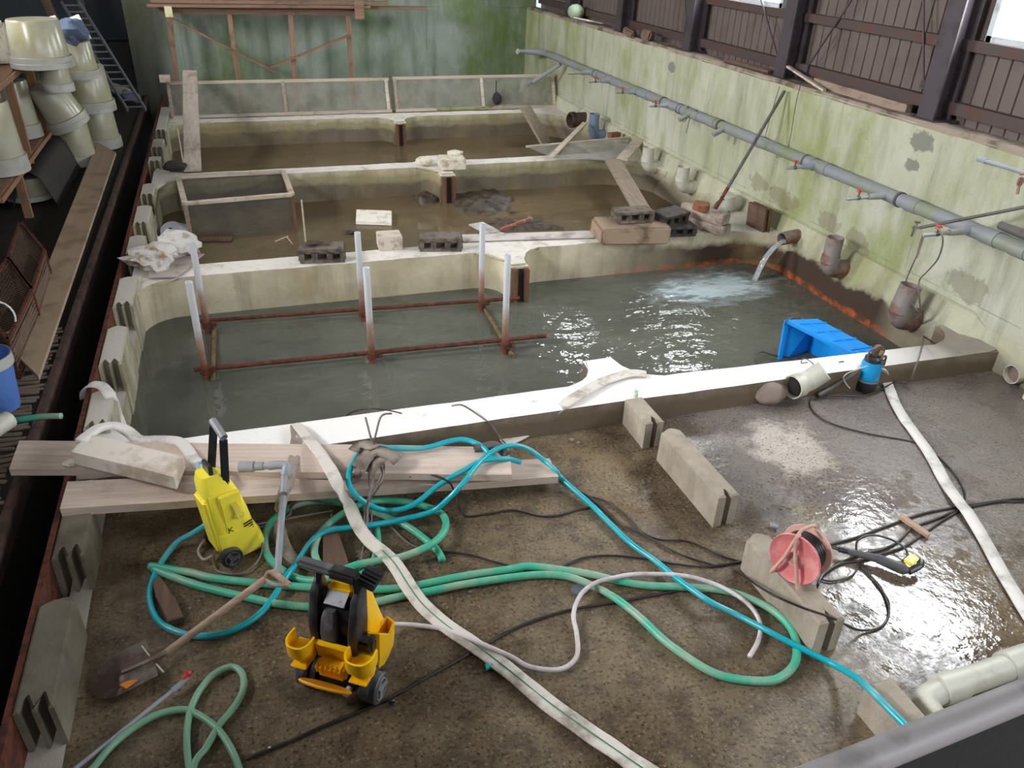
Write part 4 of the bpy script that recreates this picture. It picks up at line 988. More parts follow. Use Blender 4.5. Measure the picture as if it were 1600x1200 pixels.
obj('mortar_lump', B().ico((p.x, p.y, .268), .035, 2, (1, 1, .3), .4, 3, 1), PALE, label='small round mortar lump on the left end of the far plank', cat='mortar')
plank4('board', [(505, 893), (548, 888), (518, 800), (505, 835)], .05, .03, OLDWOOD, 'dark board on the floor under the hose coil')
b = B().poly([P(a, c, 0).xy for a, c in ((264, 982), (289, 974), (276, 942), (268, 938), (262, 925), (252, 909), (240, 921), (246, 943), (250, 950))], .001, .045, .006, 1)
obj('wood_scrap', b, OLDWOOD, label='rough brown wood scrap inside the cyan hose loop', cat='wood scrap')
plank4('stick', [(1405, 806), (1450, 837), (1454, 833), (1410, 802)], .03, .02, simple('orange_wood', rgb(176, 150, 128), .8, None, .4, 9, .2), 'short flat stick lying over the black cables', 'stick')

# ================================================================ hoses and cables
def hose(name, px, r, mat, label, z=.02, cat='hose', n=10, k=6, extra=None):
    pts = path(px, z, k)
    return obj(name, B().tube(pts, r, n), mat, label=label, cat=cat, sharp=180)
h = hose('garden_hose', [(322, 820, .16), (300, 834, .10), (274, 850, .03), (247, 888), (234, 930), (250, 972), (300, 993), (358, 987), (410, 955), (450, 897, .05), (467, 875), (487, 845, .05), (512, 829, .06), (550, 824, .07), (590, 819, .06), (625, 812, .05), (675, 799, .08), (705, 775, .17), (726, 752, .225), (748, 724, .235), (772, 704, .24), (800, 696, .23), (826, 702, .18), (848, 718, .12), (866, 733, .10), (880, 750, .04), (925, 790), (955, 820), (987, 850), (1025, 877), (1050, 898, .04), (1082, 922, .05), (1112, 942, .05), (1150, 960), (1200, 986, .04), (1250, 1012, .04), (1300, 1037, .03), (1335, 1057, .10), (1360, 1078, .19), (1385, 1104, .19), (1412, 1131, .19), (1470, 1190, .19)], .0145, CYAN, 'long bright cyan hose running from the yellow washer to the lower right block')
hose('garden_hose', [(788, 722, .16), (770, 715, .20), (752, 697, .23), (725, 687, .235), (700, 690, .235), (662, 700, .24), (612, 700, .245), (585, 698, .25), (562, 708, .25), (549, 730, .25), (544, 752, .24), (555, 772, .20), (575, 788, .14), (600, 797, .07), (625, 796, .08), (650, 786, .11), (687, 757, .17), (725, 735, .225), (755, 720, .23), (790, 717, .21), (812, 722, .15)], .0145, CYAN, 'cyan hose loop lying over the two planks')
hose('water_hose', [(234, 884), (262, 889), (300, 895), (325, 902), (362, 907), (400, 911), (470, 917), (562, 921), (625, 919), (675, 910), (725, 900), (800, 889), (825, 885), (875, 890), (925, 898), (962, 907), (1012, 915), (1062, 917), (1112, 920), (1145, 926), (1178, 938), (1206, 953), (1228, 972), (1240, 990), (1245, 1012), (1242, 1036), (1225, 1055), (1200, 1064), (1150, 1061), (1112, 1050), (1075, 1028), (1037, 1000), (1000, 965), (962, 935), (925, 915), (887, 901), (845, 898), (800, 902), (725, 913), (675, 923), (625, 932), (575, 943), (520, 949), (475, 948), (430, 943), (375, 931), (340, 923), (300, 912), (262, 898), (240, 889)], .0185, GREEN, 'thick faded green hose folded in a long loop across the floor')
hose('water_hose', [(691, 875), (682, 858), (662, 841), (637, 823), (610, 811, .03), (585, 800, .05), (555, 790, .04), (520, 784), (482, 784), (450, 795), (425, 815), (414, 840), (418, 868), (440, 890), (470, 905), (505, 905, .04), (550, 885, .05), (587, 877, .05), (625, 871, .05), (662, 857, .07), (687, 840, .06), (697, 820, .05), (690, 803, .05), (667, 792, .05), (637, 785, .06), (600, 782, .06), (570, 786, .07), (535, 803, .07), (512, 820, .05), (497, 840, .04), (491, 862, .04), (500, 882, .03), (525, 897, .02), (560, 900), (582, 880), (590, 850), (588, 820)], .0185, GREEN, 'thick green hose coiled below the planks with its cut end showing')
hose('water_hose', [(130, 1215), (147, 1198), (175, 1165), (212, 1135), (250, 1115), (287, 1109), (312, 1118), (337, 1136), (357, 1163), (374, 1202), (372, 1235), (340, 1250), (305, 1230), (295, 1195), (292, 1150), (297, 1112), (310, 1082), (332, 1055), (360, 1042), (378, 1052), (380, 1078), (364, 1107), (343, 1132), (322, 1168), (306, 1188), (300, 1215), (300, 1260)], .0135, PGREEN, 'pale green hose curling at the bottom left corner')
hose('water_hose', [(572, 996, .12), (579, 987, .10), (600, 977, .06), (637, 976, .03), (687, 982), (725, 994, .03), (762, 1010, .04), (800, 1027), (825, 1041), (862, 1047), (887, 1041), (902, 1022), (901, 990), (896, 960, .03), (907, 930, .05), (930, 911, .05), (962, 902, .05), (1000, 897, .05), (1062, 899, .05), (1100, 907, .05), (1137, 922, .05), (1170, 945, .04), (1187, 972), (1185, 1000), (1171, 1026)], .0105, WHOSE, 'whitish hose winding right from the amber washer')
hose('water_hose', [(12, 658, .22), (35, 655, .24), (65, 651, .26), (96, 650, .27)], .017, GREEN, 'short green hose end sticking out over the dark trench', cat='hose')
def cable(px, label, r=.005, z=.008, mat=CABLE, k=6): return hose('cable', px, r, mat, label, z, 'cable', 6, k)
cable([(385, 1186), (450, 1160), (500, 1137), (560, 1112), (610, 1090), (660, 1062), (700, 1040), (760, 1006), (800, 984), (850, 964), (900, 951), (960, 941), (1010, 932), (1062, 922)], 'black cable running diagonally below the amber washer', .006)
p = P(612, 1097, .012); obj('cable_knot', B().ico((p.x, p.y, .014), .014, 2, (1, .8, .8), .3), CABLE, label='knot on the black cable below the amber washer', cat='knot')
cable([(876, 748), (905, 768), (922, 777), (945, 795), (970, 818), (1010, 838), (1060, 865), (1110, 882), (1150, 893), (1200, 925, .19), (1250, 948, .20), (1300, 965, .20), (1340, 984, .03), (1375, 980), (1389, 958), (1380, 925), (1368, 908), (1345, 885)], 'black cable following the cyan hose and looping right of the reel block', .0055)
cable([(640, 745, .19), (665, 740, .20), (700, 752, .19), (712, 775, .05), (725, 805), (760, 803), (800, 797), (840, 806), (870, 806), (900, 797), (930, 791)], 'black cable sagging off the front plank to the right', .0055)
cable([(922, 776), (950, 785), (980, 808), (1000, 830), (1030, 843), (1070, 845), (1100, 856), (1130, 870), (1160, 878)], 'second black cable beside the cyan hose', .0055)
cable([(690, 862), (730, 866), (780, 880), (840, 893), (880, 885), (910, 872), (950, 868), (1000, 872), (1060, 882), (1110, 885), (1156, 878)], 'black cable from the hose coil to the reel block', .0055)
cable([(1400, 596, .02), (1350, 618, .02), (1285, 618, .02), (1266, 626), (1270, 642), (1295, 660), (1350, 676), (1425, 690, .004), (1452, 703), (1478, 725), (1498, 750), (1508, 772), (1505, 790)], 'black cable running right from the blue pump under the flat hose', .0055)
cable([(2050, 700), (1800, 745), (1620, 776), (1580, 780), (1530, 787), (1490, 793), (1440, 803), (1380, 824), (1330, 842), (1272, 856)], 'upper thick black cable crossing to the right edge', .0065)
cable([(2050, 712), (1800, 752), (1620, 781), (1560, 784), (1500, 796), (1460, 812), (1425, 825), (1405, 845), (1380, 858), (1340, 868), (1290, 893), (1278, 915)], 'middle black cable of the bundle going to the right edge', .0065)
cable([(1500, 797), (1470, 815), (1440, 836), (1410, 855), (1370, 868), (1345, 876), (1315, 880), (1290, 895), (1280, 908)], 'lower black cable of the bundle near the reel', .0065)
cable([(1338, 862, .03), (1340, 845, .05), (1360, 836, .05), (1390, 842, .04), (1412, 855, .04), (1418, 868, .03), (1410, 876, .03)], 'black cable arch beside the spray gun', .006)
cable([(1283, 905), (1300, 908), (1330, 900), (1345, 880), (1355, 892), (1372, 915), (1388, 938), (1389, 960)], 'thin black cable loop hanging off the spray gun', .0045)
cable([(530, 660, .02), (548, 645, .10), (575, 639, .20), (605, 641, .20), (628, 646, .18)], 'thin black cable arching over the pool curb edge', .004)
cable([(706, 634, .175), (722, 633, .20), (742, 645, .19), (765, 662, .15), (785, 688, .05), (800, 702, .03)], 'thin grey cable bent over the white curb', .005, mat=CABLEG)
cable([(680, 862), (640, 850, .02), (607, 820, .02), (590, 815, .02)], 'thin grey cable leaving the hose coil', .005, mat=CABLEG)
# bundle hanging over the planks
for i, (px, r) in enumerate((([(571, 652, .42), (577, 675, .36), (583, 700, .28), (586, 730, .25), (577, 775, .22), (570, 800, .1), (568, 840, .04)], .0055),
        ([(612, 646, .45), (596, 650, .45), (588, 675, .38), (584, 700, .30), (593, 722, .26), (596, 745, .25), (578, 775, .18), (572, 830, .06), (562, 890, .03)], .0055),
        ([(583, 694, .30), (576, 720, .25), (578, 770, .16), (580, 820, .05), (564, 870, .03), (557, 880, .03), (565, 905, .03), (582, 960, .02), (585, 985, .02)], .005),
        ([(585, 695, .30), (605, 700, .26), (600, 715, .25), (598, 750, .25), (575, 790, .08), (580, 835, .03)], .005))):
    cable(px, ['grey cable of the bundle over the planks, ending in a straight tip', 'grey cable of the bundle over the planks, curving highest over the curb', 'grey cable of the bundle reaching down to the amber washer', 'grey cable of the bundle making the small side loop'][i], r, mat=CABLEG)
cable([(400, 820), (440, 812, .03), (490, 803, .03), (520, 798, .03)], 'muddy cable between the grey pipe and the flat hose, upper', .006, mat=CABLEG)
cable([(402, 826), (450, 806, .03), (455, 790, .05), (475, 782, .05), (500, 784, .04), (520, 786, .04)], 'muddy cable between the grey pipe and the flat hose, lower', .005, mat=CABLEG)
cable([(452, 800, .04), (458, 790, .06), (470, 783, .05), (500, 782, .04)], 'thin grey cable arching behind the upright grey pipe', .004, mat=CABLEG)

def flat(name, px, w, mat, label, z=.02, th=.011, k=6, stripe=False, part=None, ws=None):
    pts = path(px, z, k); h_ = w / 2
    prof = [(-h_, 0), (-h_ * .92, th * .5), (-h_ * .5, th * .62), (0, th * .5), (h_ * .5, th * .62), (h_ * .92, th * .5), (h_, 0), (h_ * .9, -th * .4), (-h_ * .9, -th * .4)]
    sc = None
    if ws: sc = [ws[0] + (ws[1] - ws[0]) * i / (len(pts) - 1) for i in range(len(pts))]
    b = B().sweep(pts, prof, scale=sc).rough(.004, 8)
    o = obj(name, b, mat, label=label, cat='flat hose', sharp=180)
    if stripe: obj('stripe', B().sweep([p + V((0, 0, .0062)) for p in pts[len(pts) // 2:]], [(-.0035, 0), (0, .003), (.0035, 0), (0, -.003)]), STRIPE, o)
    return o
flat('layflat_hose', [(458, 668, .19), (466, 666, .20), (480, 683, .22), (500, 708, .26), (514, 730, .27), (525, 752, .27), (536, 774, .20), (547, 792, .14), (560, 822, .08), (578, 846, .06), (598, 862, .06), (617, 882, .06), (640, 918, .05), (662, 947, .03), (700, 980), (750, 1014), (800, 1052), (850, 1093), (912, 1138), (987, 1190), (1060, 1240)], .085, LAY, 'long whitish flat hose running from the curb to the bottom edge, green stripe along it', stripe=True, ws=(.72, 1.0))
flat('layflat_hose', [(462, 664, .185), (463, 685, .16), (461, 705, .215), (457, 728, .23), (449, 755, .26), (441, 778, .24), (437, 803, .17), (437, 830, .06), (446, 858), (460, 874), (480, 882), (510, 890)], .065, LAYD, 'muddy flat hose hanging down behind the upright grey pipe', .015)
flat('layflat_hose', [(1376, 575, .18), (1384, 592, .03), (1402, 636), (1426, 672), (1452, 708), (1478, 755), (1500, 786, .03), (1512, 800, .03), (1535, 838), (1565, 892), (1600, 950), (1640, 1010)], .074, LAYW, 'white flat hose running from the blue pump down the right side', .014)
flat('layflat_hose', [(1010, 585, .178), (985, 583, .185), (950, 593, .185), (925, 605, .187), (900, 620, .19), (880, 634, .17), (858, 652, .09), (835, 668, .02), (805, 684), (785, 692)], .085, LAY, 'white flat hose lying over the middle of the curb', .012)
flat('layflat_hose', [(134, 622, .12), (134, 608, .20), (142, 601, .24), (160, 604, .24), (172, 620, .23), (180, 642, .10), (190, 668, .0), (197, 690, -.12)], .07, LAYW, 'flat hose draped over the channel block into the pool corner', .02)
flat('layflat_hose', [(128, 690, .36), (150, 672, .33), (178, 666, .30), (200, 675, .26), (218, 688, .24), (245, 688, .24), (275, 690, .24), (290, 700, .24), (305, 720, .27), (318, 735, .27)], .06, LAYW, 'puffed flat hose snaking over the far plank to the blue fitting', .02, th=.03)
t_ = thing('hose_fitting', 'pale blue plastic fitting on the end of the puffed flat hose', 'fitting', P(325, 745, .27))
obj('fitting_ring', B().tube(smooth([P(a, c, .29) for a, c in ((308, 724), (324, 722), (336, 730), (338, 745), (325, 750), (312, 738), (308, 724))], 4), .009, 8), PBLUE, t_)
obj('fitting_body', B().cyl(P(326, 742, .275), P(345, 742, .285), .03, .022, 14), PBLUE, t_)
# crumpled dark strap bundle over the planks
b = B()
for k, px in enumerate(([(548, 785, .06), (552, 760, .14), (560, 735, .27), (572, 712, .30), (590, 703, .31), (610, 712, .30), (620, 722, .27)], [(585, 698, .32), (565, 693, .30), (556, 705, .27)], [(575, 740, .25), (590, 722, .29), (612, 708, .29), (622, 718, .26)])):
    b.sweep(path(px, .27, 5), [(-.04, 0), (0, .006), (.04, 0), (0, -.006)])
obj('hose_tangle', b.rough(.012, 12), LAYD, label='crumpled dark flat hose tangle tied with cables over the planks', cat='flat hose', sharp=180, kind='stuff')
# small things on the floor
p = P(904, 924, 0); obj('plastic_disc', B().lathe([(0, .0), (.033, .0), (.036, .006), (.034, .014), (0, .016)], 20, M.Translation((p.x, p.y, 0))), simple('slate_plastic', rgb(92, 96, 106), .6, None, .2, 9, .1), label='small round grey cap on the floor inside the green hose loop', cat='cap')
p = P(764, 1045, 0); obj('hose_joint', B().cyl((p.x - .016, p.y, .013), (p.x + .016, p.y, .013), .012, n=12).cyl((p.x - .016, p.y, .013), (p.x - .008, p.y, .013), .014, n=12).cyl((p.x + .008, p.y, .013), (p.x + .016, p.y, .013), .014, n=12), CYANF, label='tiny cyan hose joint beside the flat hose', cat='hose joint')
p = P(993, 620, .19); obj('bottle_cap', B().lathe([(0, .0), (.015, 0), (.015, .03), (.012, .032), (.012, .05), (0, .05)], 14, M.Translation((p.x, p.y, .19))), PGF, label='small pale green bottle cap standing on the block at the curb', cat='cap')
p = P(421, 1170, .005); obj('pebble', B().ico((p.x, p.y, .008), .008, 1), PALE, label='tiny white pebble near the bottom edge', cat='pebble')
for i, (a, c) in enumerate(((893, 690), (903, 694))):
    p = P(a, c, 0); obj('pebble', B().ico((p.x, p.y, .012), .018 - i * .004, 1, (1, 1, .8), .4, 2, i), STONE, label=['small pebble on the floor left of the block at the curb', 'second pebble beside it on the wet floor, a little to the right'][i], cat='pebble')

# grey pvc pipe with elbow leaning in the middle
t_ = thing('pvc_pipe', 'grey plastic pipe with an elbow standing among the hoses by the planks', 'pipe', P(434, 895, .02))
e1 = P(446, 727, .36); f0 = P(433, 900, .05); lf = P(374, 730, .34)
obj('long_tube', B().cyl(f0, e1, .0165, n=14), PVC, t_)
obj('elbow', B().tube(smooth([e1.lerp(f0, .1), e1, e1.lerp(lf, .35)], 6), .021, 14), PVC, t_)
obj('short_tube', B().cyl(e1, lf, .0155, n=14), PVC, t_)
obj('reducer', B().cyl(lf, lf.lerp(e1, .32), .027, n=16).cyl(lf.lerp(e1, .32), lf.lerp(e1, .52), .021, n=14), PVC, t_)
obj('dark_band', B().cyl(e1.lerp(f0, .26), e1.lerp(f0, .29), .0185, n=14), DGREY, t_)
# dark pipe elbow at the right end of the planks
p0, p1, p2 = P(741, 700, .22), P(775, 697, .22), P(792, 712, .20)
t_ = thing('pipe_elbow', 'dark grey pipe elbow lying on the right end of the far plank', 'pipe elbow', p1)
obj('elbow', B().tube(smooth([p0.lerp(p1, .5), p1, p2], 6), .026, 14), DGREY, t_)
obj('mouth', B().pipe([p0, p0.lerp(p1, .6)], .024, .004, 14), DGREY, t_)

# ================================================================ shovel
t_ = thing('shovel', 'round point shovel with a wooden handle lying on the floor at the left', 'shovel', P(210, 1050, 0))
tip = P(142, 1078, .02); sL = P(223, 1016, .03); sR = P(258, 1058, .03); sh = P(240, 1035, .03)
ax_ = (sh - tip); L = ax_.length; ax_.normalize(); sd = V((-ax_.y, ax_.x, 0)).normalized(); hw = (sL - sR).length / 2 * 1.12
rs = []
for i in range(13):
    f = i / 12; w = hw * min(1, (1 - (1 - min(f / .55, 1)) ** 2.0) ** .5) if f > 0 else .004
    c = tip.lerp(sh, f); c.z = .012 + .03 * f
    rs.append([c + sd * w * s + V((0, 0, .022 * abs(s) ** 2 * min(1, f * 2) + (.012 if abs(s) < .13 and f > .45 else 0))) for s in (-1, -.75, -.5, -.25, -.1, 0, .1, .25, .5, .75, 1)])
b = B().rings(rs, False, False); bmesh.ops.solidify(b.bm, geom=b.bm.faces[:], thickness=.003)
obj('blade', b, SHOVEL, t_, sharp=60)
EDGE = simple('worn_edge', rgb(210, 200, 196), .4, None, 0, 6, 0)
for q_ in (sL, sR): obj('blade_step', B().cyl(q_.lerp(sh, .04) + V((0, 0, .028)), q_.lerp(sh, .7) + V((0, 0, .016)), .0035, n=8), EDGE, t_)
h1 = P(414, 905, .16)
obj('socket', B().tube(smooth([tip.lerp(sh, .5) + V((0, 0, .022)), sh + V((0, 0, .02)), sh.lerp(h1, .12)], 5), lambda f: .006 + .010 * f, 10), SHOVEL, t_)
obj('handle', B().tube([sh.lerp(h1, .1) + V((0, 0, .0)), sh.lerp(h1, .5), h1], lambda f: .0165, 12), HANDLE, t_)
g1, g2 = P(425, 893, .19), P(452, 914, .17)
obj('grip', B().tube(smooth([h1, P(418, 895, .18), g1], 4), .009, 8).tube(smooth([h1, P(430, 914, .16), g2], 4), .009, 8).cyl(g1, g2, .014, n=12), HANDLE, t_)
m = P(203, 1066, .052)
obj('rust_patch', B().poly([(m.x + .035 * math.cos(a) * (1 + .3 * math.sin(3 * a)), m.y + .02 * math.sin(a)) for a in [i * PI / 7 for i in range(14)]], .036, .042), RUSTP, t_)
# small lance and tap bottom left
t_ = thing('thin_pipe', 'thin grey pipe with a red tap lever lying at the lower left', 'pipe', P(200, 1130, 0))
a, c = P(100, 1215, .02), P(286, 1066, .035)
obj('tube', B().cyl(a, c, .0085, n=12), PVC, t_); obj('coupling', B().cyl(c.lerp(a, .1), c, .012, n=12).cyl(c, c + (c - a) * .05, .008, n=10), PVC, t_)
c2 = c + (c - a) * .06
obj('tap_lever', B().bar(c + V((0, 0, .02)), c2 + V((.01, .01, .025)), .02, .012, bev=.004).ico(c2 + V((0, 0, .022)), .014, 1), REDV, t_)

# ================================================================ far side of the floor: stone, fat elbow, pump
p = P(1195, 628, 0)
obj('stone', B().ico((p.x + .02, p.y - .02, .075), .105, 3, (1.1, .75, .78), .18, 1.3, 4), STONE, label='round grey brown stone by the pool curb', cat='stone')
t_ = thing('pipe_elbow', 'fat pale grey pipe elbow lying on its side by the curb', 'pipe elbow', P(1250, 620, 0))
m0 = P(1236, 604, .13); m0.y -= .01; m1 = m0 + V((.08, .02, .0)); m2 = m0 + V((.15, .015, .03)); m3 = m0 + V((.22, -.01, .10))
obj('elbow', B().tube(smooth([m1, m1.lerp(m2, .5), m2, m3], 5), .070, 20), PVCW, t_)
obj('mouth', B().pipe([m0, m1], .080, .007, 22), PVCW, t_)
obj('mouth_plug', B().ico(m0.lerp(m1, .35), .066, 2, (.5, 1, 1), .2, 4, 2), DARKIN, t_)  # dark rounded plug set inside the mouth
t_ = thing('submersible_pump', 'blue submersible pump standing on the floor against the curb', 'pump', P(1354, 612, 0))
c = P(1354, 610, 0); T = M.Translation((c.x, c.y + .02, 0))
obj('motor_housing', B().lathe([(0, .085), (.066, .085), (.070, .095), (.068, .20), (.060, .222), (.035, .232), (0, .232)], 28, T), PUMPB, t_)
obj('strainer', B().lathe([(0, .0), (.072, .0), (.076, .02), (.076, .07), (.070, .086), (0, .086)], 28, T), BLK, t_)
obj('silver_band', B().lathe([(.0705, .078), (.0735, .078), (.0735, .09), (.0705, .09), (.0705, .078)], 28, T), GREY, t_)
obj('top_housing', B().lathe([(.058, .225), (.056, .25), (.04, .262), (0, .262)], 24, T), BLK, t_)
hp = [V((c.x + x, c.y + .02 + y, z)) for x, y, z in ((-.05, .0, .25), (-.052, .0, .30), (-.02, .0, .315), (.03, .0, .315), (.055, .0, .30), (.055, .0, .25))]
obj('carry_handle', B().tube(smooth(hp, 4), .006, 8), DGREY, t_)
hp = [V((c.x + x, c.y - .03, z)) for x, z in ((.02, .22), (.02, .27), (.035, .28), (.05, .27), (.05, .22))]
obj('cable_gland', B().tube(smooth(hp, 4), .008, 8).cyl((c.x + .035, c.y - .03, .215), (c.x + .035, c.y - .03, .245), .02, n=12), DGREY, t_)
e = P(1373, 549, y=3.72)
obj('discharge_flange', B().cyl(e + V((.0, -.01, 0)), e + V((.0, .02, -.004)), .045, n=24).tube(smooth([e + V((0, .01, 0)), e + V((.01, .0, -.04)), V((c.x + .03, c.y + .03, .24))], 4), .02, 10), simple('brown_cast', rgb(120, 100, 88), .6, rgb(84, 70, 62), .5, 12, .2), t_)
obj('flange_opening', B().box(e + V((.0, -.022, 0)), (.035, .006, .04), rot(0, .3, 0), .004), simple('tan_face', rgb(196, 172, 120), .6, None, 0, 6, 0), t_)
hose('suction_hose', [(1340, 580, .16), (1325, 590, .12), (1300, 606, .06), (1278, 618, .03)], .017, DGREY, 'dark grey ribbed hose between the pump and the fat elbow', cat='hose')
hose('cable', [(1355, 572, .26), (1340, 577, .26), (1325, 583, .20), (1318, 590, .16), (1322, 600, .10), (1328, 607, .06)], .0045, PVCW, 'thin pale cord looping off the blue pump', cat='cord', n=6)
cable([(1395, 592, .02), (1420, 597, .02), (1430, 575, .17), (1440, 545, .20), (1443, 520, -.02), (1441, 500, .15), (1437, 470, .36), (1436, 440, .50), (1448, 425, .55), (1465, 405, .72), (1473, 380, .92), (1470, 362, 1.0), (1462, 356, 1.0)], 'grey cable hanging from the tap down past the rusty elbow to the floor', .006, mat=CABLEG)
cable([(1441, 368, .93), (1436, 385, .85), (1432, 400, .78), (1424, 418, .55), (1417, 435, .42), (1414, 450, .34), (1420, 466, .30), (1430, 480, .28), (1438, 495, .2), (1420, 505, .0), (1400, 518, -.1), (1390, 530, -.17), (1388, 545, -.2)], 'grey cable drooping through the rusty elbow into the pool', .005, mat=CABLEG)
cable([(1443, 370, .92), (1437, 388, .84), (1432, 402, .78), (1435, 395, .8)], 'short cable twist tied under the tap', .007, mat=CABLEG)
cable([(1318, 598 - 33, .20), (1265, 569, -.10), (1240, 560, -.16), (1212, 556, -.15), (1190, 550, -.14), (1183, 558, -.15), (1187, 572, -.16)], 'thin black cable lying in the pool left of the blue crate', .0045)
hose('cable', [(1262, 566, .17), (1252, 567, .20), (1256, 560, .21), (1268, 566, .20), (1280, 580, .17)], .0035, DGREY, 'thin wire hoop on the curb above the fat elbow', cat='wire', n=6)
# blue crate tipped in the water
t_ = thing('plastic_crate', 'bright blue plastic crate tipped on its side in the near pool by the curb', 'crate', (4.0, 4.4, -.3))
f1, f2 = P(1216, 566, -.05), P(1229, 501, .17); f3, f4 = P(1336, 553, .22), P(1330, 560, -.05)
r1, r2 = P(1275, 498, .17), P(1368, 549, .12)
A0, A1 = V((3.47, 4.22, -.33)), V((3.62, 4.42, .10)); 
c0 = P(1229, 501, .12); c1 = P(1336, 555, .12); c2 = P(1372, 549, .12); c3 = P(1277, 499, .12)
# crate lies with its mouth towards the camera: c0-c1 is the upper rim of the mouth, c3-c2 the upper edge of its floor
dn = V((-.06, -.10, -.40)); dr = V((.0, .03, -.36))
o0, o1, o2, o3 = c0, c1, c1 + dn, c0 + dn
i0, i1, i2, i3 = c3, c2, c2 + dr, c3 + dr
def panel(b, p, q, r_, s, th=.006):
    nrm = (q - p).cross(s - p).normalized() * th
    b.rings([[p, q, r_, s], [p + nrm, q + nrm, r_ + nrm, s + nrm]], True, True); return b
obj('side_panel', panel(B(), o0, o1, i1, i0), BLUE, t_); obj('side_panel', panel(B(), o3, o2, i2, i3), BLUE, t_)
obj('end_panel', panel(B(), o0, i0, i3, o3), BLUE, t_); obj('end_panel', panel(B(), o1, i1, i2, o2), BLUE, t_)
obj('base_panel', panel(B(), i0, i1, i2, i3), BLUE, t_)
b = B()
for p, q in ((o0, o1), (o1, o2), (o2, o3), (o3, o0)): b.bar(p, q, .028, .03, (c0 - c3).normalized())
obj('rim', b, BLUE, t_)
b = B()
for f in (.15, .4, .65, .9): b.bar(o0.lerp(o1, f) + V((0, 0, .008)), i0.lerp(i1, f) + V((0, 0, .008)), .012, .014)
b.bar(o0.lerp(i0, .5) + V((0, 0, .006)), o1.lerp(i1, .5) + V((0, 0, .006)), .012, .012); obj('rib', b, BLUE, t_)
hh_ = o1 + V((-.03, -.02, 0))
obj('carry_handle', B().tube([hh_ + V(v) for v in ((-.07, 0, -.05), (-.06, -.01, .02), (.0, -.01, .035), (.035, 0, -.01))], .006, 8), DGREY, t_)
hh_ = o0
obj('carry_handle', B().tube([hh_ + V(v) for v in ((-.03, -.02, -.03), (-.02, -.02, .02), (.05, .0, .025))], .004, 8), DGREY, t_)

# ================================================================ red cable reel on its block
rc = V((2.14, 2.12, .32)); axd = V((.80, .36, -.06)).normalized()   # axle direction
t_ = thing('cable_reel', 'faded red and pink cable reel standing on the grooved block', 'cable reel', (rc.x, rc.y, .2))
q = axd.to_track_quat('Z', 'Y').to_matrix().to_4x4(); T = M.Translation(rc) @ q
R_ = .118
def disc(z, dish, name, mt): obj(name, B().lathe([(0, z + dish), (.035, z + dish), (.05, z), (R_ - .015, z), (R_, z + dish * .8), (R_ + .003, z), (R_, z - dish * .4), (.03, z - dish * .3), (0, z - dish * .3)], 36, T), mt, t_)
disc(-.05, -.012, 'front_flange', RED); disc(.055, .012, 'rear_flange', REDP)
obj('drum', B().lathe([(.05, -.05), (.05, .055)], 24, T), DARKIN, t_)
b = B()
for k in range(6): b.lathe([(.088 + .0085 * math.cos(a), -.04 + k * .0165 + .0085 * math.sin(a)) for a in [i * PI / 4 for i in range(9)]], 32, T)
obj('wound_cable', b, CABLE, t_)
obj('hub', B().lathe([(0, -.068), (.008, -.068), (.009, -.062), (.024, -.062), (.026, -.06)], 14, T), REDP, t_)
L_ = lambda x, y, z: T @ V((x, y, z))
# frame tubes: in local axes, z = axle; find local up
up = (q.to_3x3().inverted() @ V((0, 0, 1))); up.z = 0; up.normalize(); sdv = V((-up.y, up.x, 0))
def fr(u, s, z): v = up * u + sdv * s; return L_(v.x, v.y, z)
obj('frame_tube', B().tube(smooth([fr(-.115, .06, -.075), fr(0, .02, -.078), fr(.10, -.01, -.075), fr(.135, -.015, -.04), fr(.14, -.01, .0), fr(.135, 0, .05), fr(.10, .0, .08), fr(0, .0, .085), fr(-.115, 0, .085)], 5), .008, 10), REDP, t_)
obj('frame_tube', B().tube(smooth([fr(-.115, -.075, -.075), fr(0, -.035, -.078), fr(.10, -.015, -.078), fr(.128, -.01, -.05)], 5), .008, 10), REDP, t_)
obj('foot_bar', B().cyl(fr(-.112, -.075, -.075), fr(-.112, 0, .085), .008, n=8).cyl(fr(-.112, .06, -.075), fr(-.112, 0, .085), .008, n=8), REDP, t_)

# spray gun lance
t_ = thing('spray_gun', 'grey and black pressure washer spray gun lying by the reel', 'spray gun', P(1370, 875, 0))
s0, s1, s2, s3, s4 = P(1266, 845, .05), P(1318, 860, .04), P(1372, 873, .04), P(1420, 893, .04), P(1437, 878, .05)
obj('lance', B().cyl(s0, s1, .009, n=10), CABLE, t_)
obj('lance_collar', B().cyl(s1.lerp(s0, .15), s1.lerp(s2, .12), .015, n=12), BLK, t_)
obj('barrel', B().tube([s1.lerp(s2, .1), s1.lerp(s2, .5), s2], lambda f: .014 + .008 * f, 12), BLKD, t_)
obj('body', B().tube(smooth([s2, s2.lerp(s3, .5), s3], 3), lambda f: .024 + .006 * f - .018 * max(0, f - .8) * 5, 12), BLKD, t_)
obj('grip', B().tube(smooth([s3, s3.lerp(s4, .5) + V((.02, -.01, .01)), s4 + V((.0, .0, .01))], 4), .017, 10), BLK, t_)
obj('yellow_trigger', B().bar(P(1418, 880, .07), P(1430, 870, .07), .045, .02, bev=.005), YEL, t_)
obj('concrete_pier', B().box((4.95, P(1590, 632, .08).y, .08), (.14, .3, .16), None, .01).rough(.004, 9), PALE, label='pale concrete lump on the floor at the right edge', cat='concrete block')
obj('metal_clip', B().bar(P(1203, 820, .015), P(1216, 823, .015), .03, .012), GREY, label='small shiny metal piece on the floor left of the reel', cat='metal clip')

